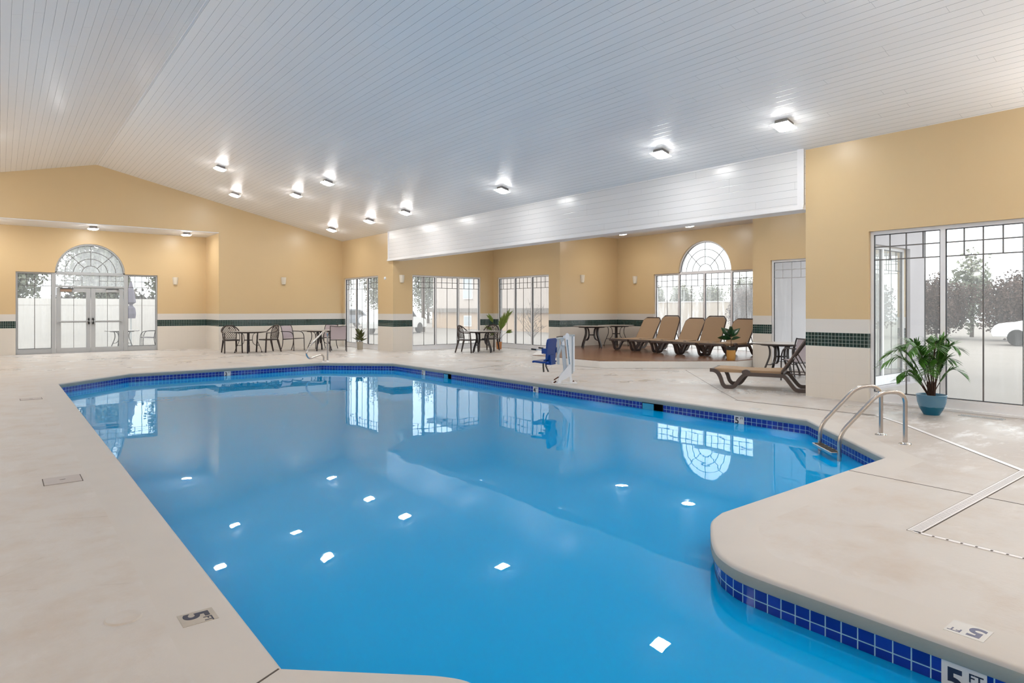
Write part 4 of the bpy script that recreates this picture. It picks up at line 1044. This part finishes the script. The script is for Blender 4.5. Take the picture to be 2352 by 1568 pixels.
for k, (x, y) in enumerate([(1142, 350), (1148, 425), (1160, 500), (1165, 560), (1172, 630), (1180, 700), (1188, 780), (1195, 850), (1202, 930)]):
    h_ = 26 if k % 3 else 18; m.prism(Z([(x-12, y-h_), (x+14, y-h_), (x+16, y+h_), (x-10, y+h_)]), -0.067, -0.0652, fu)
m.prism(Z([(1128, 330), (1154, 330), (1218, 950), (1190, 955)]), -0.0661, -0.0649, fu)
m.build('decal', M('steel_blue_lettering', (0.16, 0.27, 0.36), 0.5, var=0.3, scale=60), arm)
m = MB(); m.prism(Z([(1000, 470), (1085, 470), (1140, 1030), (1055, 1130)]), -0.03, 0.06, fu); m.build('actuator_housing', LIFTG, lf, bevel=0.004)
m = MB(); m.box(*[v for v in ((1205-1130)*S, (1262-1130)*S)], 0.0, 0.06, 0.10, 0.92); m.box((1300-1130)*S, (1342-1130)*S, -0.01, 0.04, 0.22, 0.92); m.build('mast', LIFTW, lf, bevel=0.004)
m = MB(); m.box((1262-1130)*S, (1300-1130)*S, 0.01, 0.05, 0.18, 0.90); m.box((1195-1130)*S, (1345-1130)*S, -0.01, 0.07, 0.90, 0.93); m.build('mast_core', LIFTG, lf)
m = MB(); m.prism(Z([(870, 285), (1060, 270), (1075, 320), (1010, 440), (960, 300), (870, 320)]), -0.02, 0.05, fu); m.prism(Z([(985, 440), (1050, 420), (960, 700), (885, 830), (875, 760)]), -0.03, -0.005, fu)
m.prism(Z([(890, 320), (955, 320), (955, 970), (895, 960)]), 0.0, 0.05, fu); m.build('seat_hanger', LIFTG, lf, bevel=0.003)
m = MB(); m.prism(Z([(1015, 390), (1075, 345), (1085, 470), (1020, 475)]), -0.05, 0.03, fu); m.lathe([(0, -.02), (.03, -.02), (.03, .02), (0, .02)], 12, Matrix.Translation(((1085-1130)*S, -0.02, (1440-265)*S)) @ Matrix.Rotation(PI/2, 4, 'X')); m.build('pivot_block', LIFTW, lf)
m = MB(); m.tube([((875-1130)*S, 0.02, (1440-272)*S), ((950-1130)*S, 0.02, (1440-255)*S), ((1060-1130)*S, 0.0, (1440-250)*S)], 0.008, 6); m.build('release_bar', BLK, lf)
fw_ = Vector((-0.87, 0.5, 0)); wd_ = Vector((0.5, 0.87, 0)); c0 = Vector(((750-1130)*S, 0.10, 0))
def seatm(fn_pts, rows_w):  # rows along profile (f,z)
    return [[tuple(c0 + fw_*f + wd_*w_ + Vector((0, 0, z))) for w_ in rows_w] for f, z in fn_pts]
m = MB(); W5 = [-0.20, -0.13, 0.0, 0.13, 0.20]
bkp = [(0.06, 0.42), (0.0, 0.45), (-0.01, 0.60), (-0.02, 0.76), (-0.035, 0.83)]
rows = seatm(bkp, W5)
rows.append([tuple(c0 + fw_*(-0.04) + wd_*w_ + Vector((0, 0, 0.855))) for w_ in (-0.15, -0.1, 0, 0.1, 0.15)])
m.grid(rows, 0.03); m.build('seat_back', NAVY, lf, smooth=True, bevel=0.006)
m = MB(); m.grid(seatm([(-0.02, 0.42), (0.1, 0.415), (0.23, 0.425), (0.29, 0.43), (0.32, 0.41)], W5), 0.035); m.build('seat_pan', NAVY, lf, smooth=True, bevel=0.006)
m = MB()
for w_ in (-0.21, 0.21):
    m.prism([(-0.02, 0.60), (0.09, 0.60), (0.09, 0.70), (-0.02, 0.70)], -0.02, 0.02, lambda a, b, h: tuple(c0 + fw_*a + wd_*(w_+h) + Vector((0, 0, b-0.03))))
m.prism([(-0.05, 0.36), (0.08, 0.36), (0.02, 0.55), (-0.03, 0.55)], -0.1, 0.1, lambda a, b, h: tuple(c0 + fw_*a + wd_*h + Vector((0, 0, b-0.01))))
m.build('seat_bracket', NAVY, lf)
m = MB()
for w_ in (0.21,): m.tube([c0+fw_*0.05+wd_*w_+Vector((0, 0, 0.625)), c0+fw_*0.33+wd_*w_+Vector((0, 0, 0.645))], 0.008, 6)
m.tube([c0+fw_*0.05-wd_*0.21+Vector((0, 0, 0.635)), c0+fw_*0.27-wd_*0.21+Vector((0, 0, 0.65))], 0.008, 6); ar = m.build('armrest', STEEL, lf)
m = MB()
for w_, f0 in ((0.21, 0.28), (-0.21, 0.22)): m.tube([c0+fw_*f0+wd_*w_+Vector((0, 0, 0.643)), c0+fw_*(f0+0.1)+wd_*w_+Vector((0, 0, 0.65))], 0.016, 8)
m.build('armrest_grip', BLK, ar)
m = MB()
for w_, e in ((-0.06, 0.0), (0.04, 0.05)): m.strap([(0.14, 0.40), (0.14-e*0.2, 0.30), (0.13-e, 0.20)], 0.055, 0.006, lambda a, b, h: tuple(c0 + fw_*a + wd_*(w_+h) + Vector((0, 0, b))))
m.build('belt_strap', BLK, lf)

# ------------------------------------------------------------------ plants
def blade(m, p, d, up, L, w_, droop=0.3, n=4):
    """one thin leaflet"""
    d = d.normalized(); side = d.cross(up)
    side = side.normalized() if side.length > 1e-3 else Vector((1, 0, 0)); rows = []
    for i in range(n+1):
        t_ = i/n; c = p + d*L*t_ + Vector((0, 0, -droop*L*t_*t_)); ww = w_*math.sin(PI*min(1, t_*0.85+0.15))*0.5 if i < n else 0.0005
        rows.append([c-side*ww, c+side*ww])
    m.grid(rows)
def frond(m, ms, base, dirv, L, rise, leafL, nl=20, drop=0.5, w_=0.018, start=0.35):
    d = Vector((dirv[0], dirv[1], 0)); pts = []
    for i in range(13):
        t_ = i/12; pts.append(base + d*L*t_ + Vector((0, 0, rise*(math.sin(min(1.0, t_*1.25)*PI/2)) - drop*max(0, t_-0.5)**2*4*L*0.5)))
    ms.tube(pts, [0.0055*(1-0.8*i/12)+0.001 for i in range(13)], 5)
    for k in range(nl):
        t_ = start + (1-start)*k/(nl-1); f_ = t_*12; i = min(11, int(f_)); p = pts[i].lerp(pts[i+1], f_-i); tg = (pts[i+1]-pts[i]).normalized()
        sd = tg.cross(Vector((0, 0, 1))); sd = sd.normalized() if sd.length > 1e-3 else Vector((0, 1, 0))
        l_ = leafL*(0.55+0.45*math.sin(PI*(0.15+0.75*(t_-start)/(1-start))))
        for sg in (-1, 1):
            dv = tg*0.75 + sd*sg*0.75 + Vector((0, 0, random.uniform(0.0, 0.25)))
            blade(m, p, dv, Vector((0, 0, 1)), l_*random.uniform(0.85, 1.1), w_, random.uniform(0.1, 0.35))
# large palm in blue bowl
pp_ = Vector((9.86, 3.32, 0)); t = thing('potted_palm', 'bushy green palm in a two-tone blue glazed bowl before the big window', 'plant', pp_)
m = MB(); m.lathe([(0.0, 0.0), (0.095, 0.0), (0.10, 0.012), (0.14, 0.08), (0.168, 0.17), (0.178, 0.255), (0.185, 0.268), (0.176, 0.272), (0.165, 0.255), (0.155, 0.22), (0.0, 0.22)], 36); m.build('pot', GLAZE, t, smooth=True)
m = MB(); m.lathe([(0.0, 0.235), (0.159, 0.23)], 24); m.build('soil', SOIL, t)
ml, ms_ = MB(), MB()
random.seed(5)
FR = [(-1.0, .1, .70, .62, .27), (-.9, .5, .62, .72, .27), (-.75, -.3, .55, .78, .26), (-.95, -.15, .58, .42, .24), (-.5, .6, .42, .80, .25), (-.3, -.6, .38, .82, .24), (.05, .5, .30, .86, .24), (.3, -.5, .35, .80, .24),
      (.55, .2, .40, .85, .24), (.95, .1, .42, .78, .22), (1.0, -.2, .44, .58, .22), (.8, -.5, .40, .45, .22), (-.6, -.7, .5, .50, .22), (-.15, .9, .4, .7, .22), (.2, .1, .2, .84, .2), (-.8, .1, .45, .35, .2), (-.55, 0.0, .45, .85, .25), (0.6, -.1, .3, .9, .22), (-.85, -.5, .42, .62, .24), (.5, .7, .34, .66, .22), (-.2, -.9, .3, .6, .22), (.7, -.9, .3, .62, .2)]
for r__, f__, L_, rise_, ll_ in FR:
    v = CR*r__ + CF*f__; v.normalize(); b_ = Vector((random.uniform(-.03, .03), random.uniform(-.03, .03), 0.22))
    if v.x > 0.35: L_ *= 0.62; ll_ *= 0.8
    frond(ml, ms_, b_, (v.x, v.y), L_*0.86, rise_*0.93, ll_*.95, 34, 0.38, 0.016, 0.28)
ms_.build('stalks', STALK, t); o = ml.build('fronds', LEAF, t)
m = MB()
for k in range(9):
    a = k*0.7; m.tube([(0.03*math.cos(a), 0.03*math.sin(a), 0.22), (0.05*math.cos(a), 0.05*math.sin(a), 0.44)], [0.014, 0.008], 6)
m.build('stem_base', STALK, t)
# slender palm in orange pot
t = thing('potted_palm', 'tall thin yellow-green palm in a small orange pot by the alcove window', 'plant', Vector((13.95, 18.35, 0)))
m = MB(); m.lathe([(0.0, 0.0), (0.085, 0.0), (0.09, 0.01), (0.105, 0.25), (0.10, 0.26), (0.095, 0.25), (0.09, 0.22), (0.0, 0.22)], 28); m.build('pot', ORANGE, t, smooth=True)
m = MB(); m.lathe([(0.0, 0.235), (0.093, 0.232)], 20); m.build('soil', SOIL, t)
ml, ms_ = MB(), MB()
for r__, f__, L_, rise_, ll_, st_ in ((-.9, -.2, .34, 1.05, .20, .72), (.75, -.1, .36, 1.16, .34, .42), (.6, .3, .22, 1.02, .34, .45), (-.9, .2, .46, .66, .18, .72), (.9, -.4, .44, .52, .18, .75), (.3, -.2, .12, .92, .30, .5), (-.6, -.7, .36, .42, .18, .7)):
    v = (CR*r__ + CF*f__).normalized(); b0 = Vector((random.uniform(-.03, .03), random.uniform(-.03, .03), .22))
    pts = [b0 + v*L_*(q/12)**1.6 + Vector((0, 0, rise_*(q/12) - 0.10*(q/12)**4)) for q in range(13)]
    ms_.tube(pts, [0.008*(1-0.8*q/12)+0.001 for q in range(13)], 5)
    for k in range(20):
        t_ = st_ + (1-st_)*k/19*0.99; i = min(11, int(t_*12)); p = pts[i].lerp(pts[i+1], t_*12-i); tg = (pts[i+1]-pts[i]).normalized(); sd = tg.cross(CF).normalized()
        for sg in (-1, 1): blade(ml, p, tg*1.0 + sd*sg*0.42 + CF*random.uniform(-.35, .35), CF, ll_*(1-0.35*k/19)*random.uniform(.85, 1.1), 0.017, random.uniform(0.0, 0.15))
ml.build('fronds', LEAFY, t); ms_.build('stalks', STALK, t)
def leafshape(m, p, d, L, w_, curl=0.2, roll=0.0):
    d = d.normalized(); side = d.cross(Vector((0, 0, 1))); side = side.normalized() if side.length > 1e-3 else Vector((1, 0, 0)); upn = side.cross(d)
    side = side*math.cos(roll) + upn*math.sin(roll); upn = side.cross(d); rows = []
    for i in range(8):
        t_ = i/7; ww = w_*0.5*math.sin(PI*t_**0.8)+0.001; c = p + d*L*t_ - upn*curl*L*t_*t_*0.5
        rows.append([c-side*ww+upn*ww*0.3, c, c+side*ww+upn*ww*0.3])
    m.grid(rows, 0.0012)
# fiddle leaf plant in mustard pot on the raised deck
t = thing('potted_fig', 'large-leaved fig plant in a mustard pot on the raised deck edge', 'plant', Vector((13.97, 9.03, 0.182)))
m = MB(); m.lathe([(0.0, 0.0), (0.09, 0.0), (0.095, 0.012), (0.105, 0.05), (0.108, 0.25), (0.0, 0.25)], 28); m.build('pot', MUST, t, smooth=True)
m = MB(); m.lathe([(0.0, 0.24), (0.108, 0.245), (0.113, 0.25), (0.115, 0.32), (0.105, 0.325), (0.10, 0.29), (0.0, 0.29)], 28); m.build('pot_liner', BLK, t, smooth=True)
m = MB(); m.tube(smoothpath([(0, 0, .28), (0.005, 0, .42), (-0.005, 0.0, .55), (0, 0, .66)], 3), 0.008, 6); m.build('stem', STALK, t, smooth=True)
m = MB()
for r__, f__, up_, z_, L_, w_ in ((-1, -.1, .25, .50, .33, .17), (-.7, .4, .9, .56, .30, .18), (-.25, -.5, .9, .60, .26, .19), (.2, .5, 1.2, .60, .24, .17), (.8, -.1, .95, .56, .28, .14), (.9, .3, .25, .50, .24, .10), (-.5, -.5, .5, .60, .26, .17)):
    leafshape(m, Vector((0, 0, z_)), CR*r__ + CF*f__ + Vector((0, 0, up_)), L_*1.1, w_*1.1, 0.3, random.choice((-1, 1))*random.uniform(.7, 1.2))
m.build('leaves', LEAFD, t, smooth=True)
# rubber plant in putty pot
t = thing('potted_rubber_plant', 'small olive-leaved plant in a putty pot by the far corner window', 'plant', Vector((9.98, 21.25, 0)))
m = MB(); m.lathe([(0.0, 0.0), (0.095, 0.0), (0.10, 0.012), (0.112, 0.265), (0.105, 0.272), (0.10, 0.25), (0.0, 0.24)], 28); m.build('pot', PUTTY, t, smooth=True)
m = MB(); ms_ = MB()
for k in range(4):
    a = k*1.6; ms_.tube([(0.02*math.cos(a), 0.02*math.sin(a), .24), (0.06*math.cos(a), 0.06*math.sin(a), .42+.04*k)], 0.006, 5)
for k in range(20):
    a = k*2.4; z_ = 0.28+0.014*k; up_ = 0.5+0.07*k; leafshape(m, Vector((0.03*math.cos(a), 0.03*math.sin(a), z_)), Vector((math.cos(a), math.sin(a), up_)), random.uniform(.20, .30), random.uniform(.075, .105), 0.15, random.uniform(-.6, .6))
ms_.build('stems', STALK, t); m.build('leaves', LEAFO, t, smooth=True)

# ------------------------------------------------------------------ outside
m = MB(); m.box(-60, 110, -60, 110, -0.6, -0.5)
st(m.build('ground_far', GND), 'ground far outside')
# near terrain ring around building (kept clear of the pool basin)
def gbox(x0, x1, y0, y1): mm.box(x0, x1, y0, y1, -0.5, -0.04)
mm = MB(); gbox(10.58, 80, -60, 5.08); gbox(14.78, 80, 5.08, 19.73); gbox(10.58, 80, 19.73, 90); gbox(-40, 10.58, 25.6, 90); gbox(6.05, 10.58, 23.75, 25.6); gbox(-40, -1.4, 23.75, 25.6)
st(mm.build('ground', GND), 'pale ground outside the windows')
# vinyl fence beyond the doors
t = thing('vinyl_fence', 'tall white vinyl privacy fence beyond the entrance doors', 'fence', (0, 29.0, -0.04))
m = MB()
for k in range(5):
    x0 = -3.2+2.36*k; m.box(x0+.06, x0+2.3, -0.02, 0.02, 0.05, 1.78); m.box(x0+.06, x0+2.3, -0.03, 0.03, 1.62, 1.86); m.box(x0+.06, x0+2.3, -0.03, 0.03, 0.02, 0.16)
    for j in range(14): m.box(x0+.12+j*.155, x0+.125+j*.155, -0.022, 0.022, 0.16, 1.62)
m.build('panel', VINYL, t)
for k in range(6):
    m = MB(); x0 = -3.2+2.36*k; m.box(x0-.065, x0+.065, -0.065, 0.065, 0, 1.95); p = m.build('post', VINYL, t)
    m = MB(); m.lathe([(0.11, 1.95), (0.115, 1.97), (0.08, 2.0), (0.0, 2.03)], 4, Matrix.Translation((x0, 0, 0)) @ Matrix.Rotation(PI/4, 4, 'Z')); m.build('post_cap', VINYL, p)
# patio set outside
o = dup(tab0); place(o, 'glass-blurred patio table outside the entrance doors', (3.45, 27.0, -0.04), 0.3); o.scale = (0.9, 0.9, 1)
if 'group' in o: del o['group']
o = dup(sa0); place(o, 'pale patio chair outside, right of the patio table', (4.38, 27.35, -0.04), camdir(-0.9, -0.3))
if 'group' in o: del o['group']
t = thing('patio_umbrella', 'closed grey patio umbrella tied in the middle, outside the right sidelight', 'umbrella', (3.86, 27.95, -0.04))
m = MB(); m.lathe([(0.0, 2.55), (0.03, 2.5), (0.10, 2.2), (0.15, 1.85), (0.17, 1.72), (0.06, 1.64), (0.06, 1.6), (0.14, 1.5), (0.17, 1.3), (0.15, 1.12), (0.0, 1.13)], 12); m.build('canopy', UMB, t)
m = MB(); m.tube([(0, 0, 0), (0, 0, 2.6)], 0.02, 8); m.lathe([(0.0, 0.08), (0.05, 0.08), (0.25, 0.0)], 20); m.build('pole', LIFTG, t)
# buildings
def building(name, label, x0, x1, y0, y1, h_, mats, wins, ledge=None):
    t = thing(name, label, 'building', (0, 0, -0.04)); lo = ledge or h_
    m = MB(); m.box(x0, x1, y0, y1, 0, lo); m.build('lower_wall', mats[0], t)
    if ledge:
        m = MB(); m.box(x0+.05, x1, y0+.05, y1-.05, ledge, h_); m.build('upper_wall', mats[1], t)
        m = MB(); m.box(x0-.25, x1, y0-.25, y1+.25, ledge-0.12, ledge+0.18); m.build('ledge', BTRIM, t)
    m = MB(); m.box(x0-.3, x1, y0-.3, y1+.3, h_, h_+.25); m.build('roof_edge', BTRIM, t)
    for (ya, za, w_, hh) in wins:
        m = MB(); m.box(x0-.04, x0+.1, ya-w_/2, ya+w_/2, za, za+hh); f = m.build('window', TRIM, t)
        m = MB(); m.box(x0-.06, x0-.03, ya-w_/2+.08, ya+w_/2-.08, za+.08, za+hh-.08); m.build('pane', CGLASS if False else LIFTG, f)
    return t
building('tan_building', 'tan two-storey neighbouring building seen through the alcove windows', 27, 29.5, 26.0, 44.3, 7.0, (BUILD, BUILD2),
         [(36, 2.4, 1.0, 1.6), (39.3, 2.2, 1.2, 2.2), (28, 2.4, 1.0, 1.6), (39.3, 0.2, 1.0, 0.8)], 1.35)
t = thing('garden_wall', 'long beige wall across the lot beyond the arched window', 'wall', (0, 0, -0.04))
m = MB(); m.box(42, 42.3, 20, 38, 0, 2.0); m.build('wall_body', M('weathered_beige_wall', (0.47, 0.41, 0.35), 0.9), t); m = MB(); m.box(41.95, 42.35, 20, 38, 2.0, 2.07); m.build('coping', TRIM, t)
t = thing('utility_pole', 'dark wooden utility pole outside the alcove window', 'pole', (21.5, 36.4, -0.04)); m = MB(); m.tube([(0, 0, 0), (0, 0, 7.5)], [0.13, 0.10], 10); m.build('shaft', BARK, t, smooth=True)
m = MB(); m.box(-0.9, 0.9, -.06, .06, 6.9, 7.02); m.build('crossarm', BARK, t)
# trees
def tree(loc, h_, r, label, mat, dens=500, trunk=0.35, leaf=0.35, group='trees beyond the windows', bare=False, name='leafy_tree', boxy=False):
    t = thing(name, label, 'tree', (loc[0], loc[1], -0.04), 0, group)
    m = MB(); m.tube([(0, 0, 0), (0.05, 0.02, h_*0.5), (0, 0, h_*0.85)], [0.035*h_*0.5, 0.025*h_*0.5, 0.01], 7)
    for k in range(9 if not bare else 46):
        a = random.uniform(0, 2*PI); z0 = random.uniform(h_*0.12, h_*0.7); L = r*random.uniform(.5, 1.0); up_ = random.uniform(.4, 1.4)
        e = Vector((math.cos(a)*L, math.sin(a)*L, z0+L*up_)); mid = Vector((0, 0, z0)).lerp(e, 0.5)+Vector((random.uniform(-.1, .1)*L, random.uniform(-.1, .1)*L, 0.1*L))
        m.tube([(0, 0, z0), mid, e], [0.02*h_*0.25, 0.011*h_*0.25, 0.003], 5)
        if bare:
            for q in range(3):
                s_ = mid.lerp(e, random.random()); m.tube([s_, s_+Vector((random.uniform(-.3, .3), random.uniform(-.3, .3), random.uniform(.05, .45)))*r*0.6], [0.006, 0.002], 4)
    m.build('trunk', BARK, t)
    m = MB(); ph = [random.uniform(0, 6.28) for _ in range(6)]
    for k in range(dens):
        u = random.uniform(-1, 1); a = random.uniform(0, 2*PI); rr = random.random()**0.45
        lump = 0.86+0.18*math.sin(3*a+ph[0])*math.cos(4*u+ph[1])+0.10*math.sin(7*a+ph[2])
        q = (1-abs(u)**5 if boxy else math.sqrt(1-u*u))*rr*r*lump; c = Vector((q*math.cos(a), q*math.sin(a), h_*(trunk+(1-trunk)/2) + u*rr*h_*(1-trunk)/2*lump))
        d = Vector((random.gauss(0, 1), random.gauss(0, 1), random.gauss(0, 1))).normalized(); e = d.cross(Vector((random.gauss(0, 1), random.gauss(0, 1), random.gauss(0, 1)))).normalized()
        s_ = leaf*random.uniform(.5, 1.2); m.add([c-d*s_, c+e*s_*.6, c+d*s_, c-e*s_*.6], [(0, 1, 2, 3)])
    m.build('crown', mat, t); return t
ORD = ('first', 'second', 'third', 'fourth', 'fifth', 'sixth', 'seventh', 'eighth', 'ninth', 'tenth')
random.seed(11)
def row(kind, h_, r, mat, trunk, leaf, dens, spots, boxy=False):
    src = None
    for q_, (x, y, k, lab) in enumerate(spots):
        if len(spots) > 1: lab = lab + ', %s from one end' % ORD[q_]
        if src is None: src = tree((x, y), h_, r, lab, mat, dens, trunk, leaf, name=kind, boxy=boxy); o = src
        else: o = dup(src); o.location = (x, y, -0.04); o['label'] = lab
        o.rotation_euler = (0, 0, random.uniform(0, 6)); o.scale = (1, 1, k)
row('winter_tree', 3.3, 1.62, BRUSH, 0.0, 0.07, 15000, [(36.6+0.3*math.sin(i*2.1), -1.2+3.35*i, random.uniform(.88, 1.1), 'brown leafless brush across the lot behind the palm window') for i in range(8)], True)
row('low_hedge', 2.3, 1.1, HEDGE, 0.0, 0.11, 2400, [(-2.6+2.42*i, 32.2, random.uniform(.95, 1.05), 'dark hedge just behind the white vinyl fence') for i in range(6)], True)
row('evergreen_tree', 5.6, 1.1, GREENT, 0.02, 0.13, 2200, [(40.0, 11.6, .85, 'grey-green evergreen rising behind the brown brush')])
row('leafy_tree', 4.3, 1.3, GREENT, 0.03, 0.11, 5000, [(46, 19.5+3.0*i, random.uniform(.8, 1.05), 'dark tree behind the beige wall beyond the arched window') for i in range(7)])
row('leafy_tree', 7.4, 1.55, GREENT, 0.02, 0.11, 8000, [(-3.2+3.45*i, 36.0+0.4*math.cos(i*2), random.uniform(.85, 1.05), 'grey-green tree rising behind the white vinyl fence') for i in range(5)])
row('leafy_tree', 8.5, 2.2, GREENT, 0.03, 0.13, 7000, [(21+4.7*i, 62-1.2*i, random.uniform(.85, 1.05), 'grey-green tree beyond the parked cars') for i in range(4)])
tree((16.1, 19.1), 1.75, 0.62, 'small bare bush right outside the alcove window', BARK, 10, 0.3, 0.03, None, True, name='bare_bush')
# cars
def car(loc, rz, body, label):
    t = thing('parked_car', label, 'car', loc, rz)
    prof = smoothpath([(-2.2, .35), (-2.25, .75), (-1.9, .95), (-1.5, 1.0), (-1.0, 1.42), (0.6, 1.45), (1.2, 1.02), (2.0, .88), (2.25, .6), (2.2, .35)], 3)
    m = MB(); m.prism([tuple(p)[:2] for p in prof], -.85, .85, lambda a, b, h: (a, h*(1-0.12*max(0, b-.9)), b)); m.build('body', body, t, bevel=0.03)
    m = MB(); m.prism([(-1.35, 1.0), (-.98, 1.36), (.55, 1.38), (.98, 1.02)], -.86, .86, lambda a, b, h: (a, h, b)); m.build('side_windows', CGLASS, t)
    for x in (-1.4, 1.4):
        for s in (-1, 1):
            m = MB(); m.lathe([(0, -.1), (.3, -.1), (.33, -.06), (.33, .06), (.3, .1), (0, .1)], 18, Matrix.Translation((x, .78*s, .33)) @ Matrix.Rotation(PI/2, 4, 'X')); m.build('wheel', BLK, t, smooth=True)
    return t
car((22.2, 49.5, -.04), 0.2, CARG, 'dark grey car parked outside the far corner window')
car((23.6, 45.0, -.04), 0.2, CARW, 'white car parked beyond the far corner window')
car((18.7, 34.9, -.04), 0.5, CARW, 'white car outside the left pane behind the round table')
car((32.4, 6.25, -.04), 1.6, CARW, 'white car at the right edge beyond the palm window')
for ch in kids(bpy.data.objects['raised_deck']): pass
# long structural tags
for o in list(COL.objects):
    if o.type == 'MESH' and o.parent is None and 'kind' not in o and 'category' not in o: print('UNTAGGED', o.name)
    if o.parent is not None and 'category' in o: del o['category']
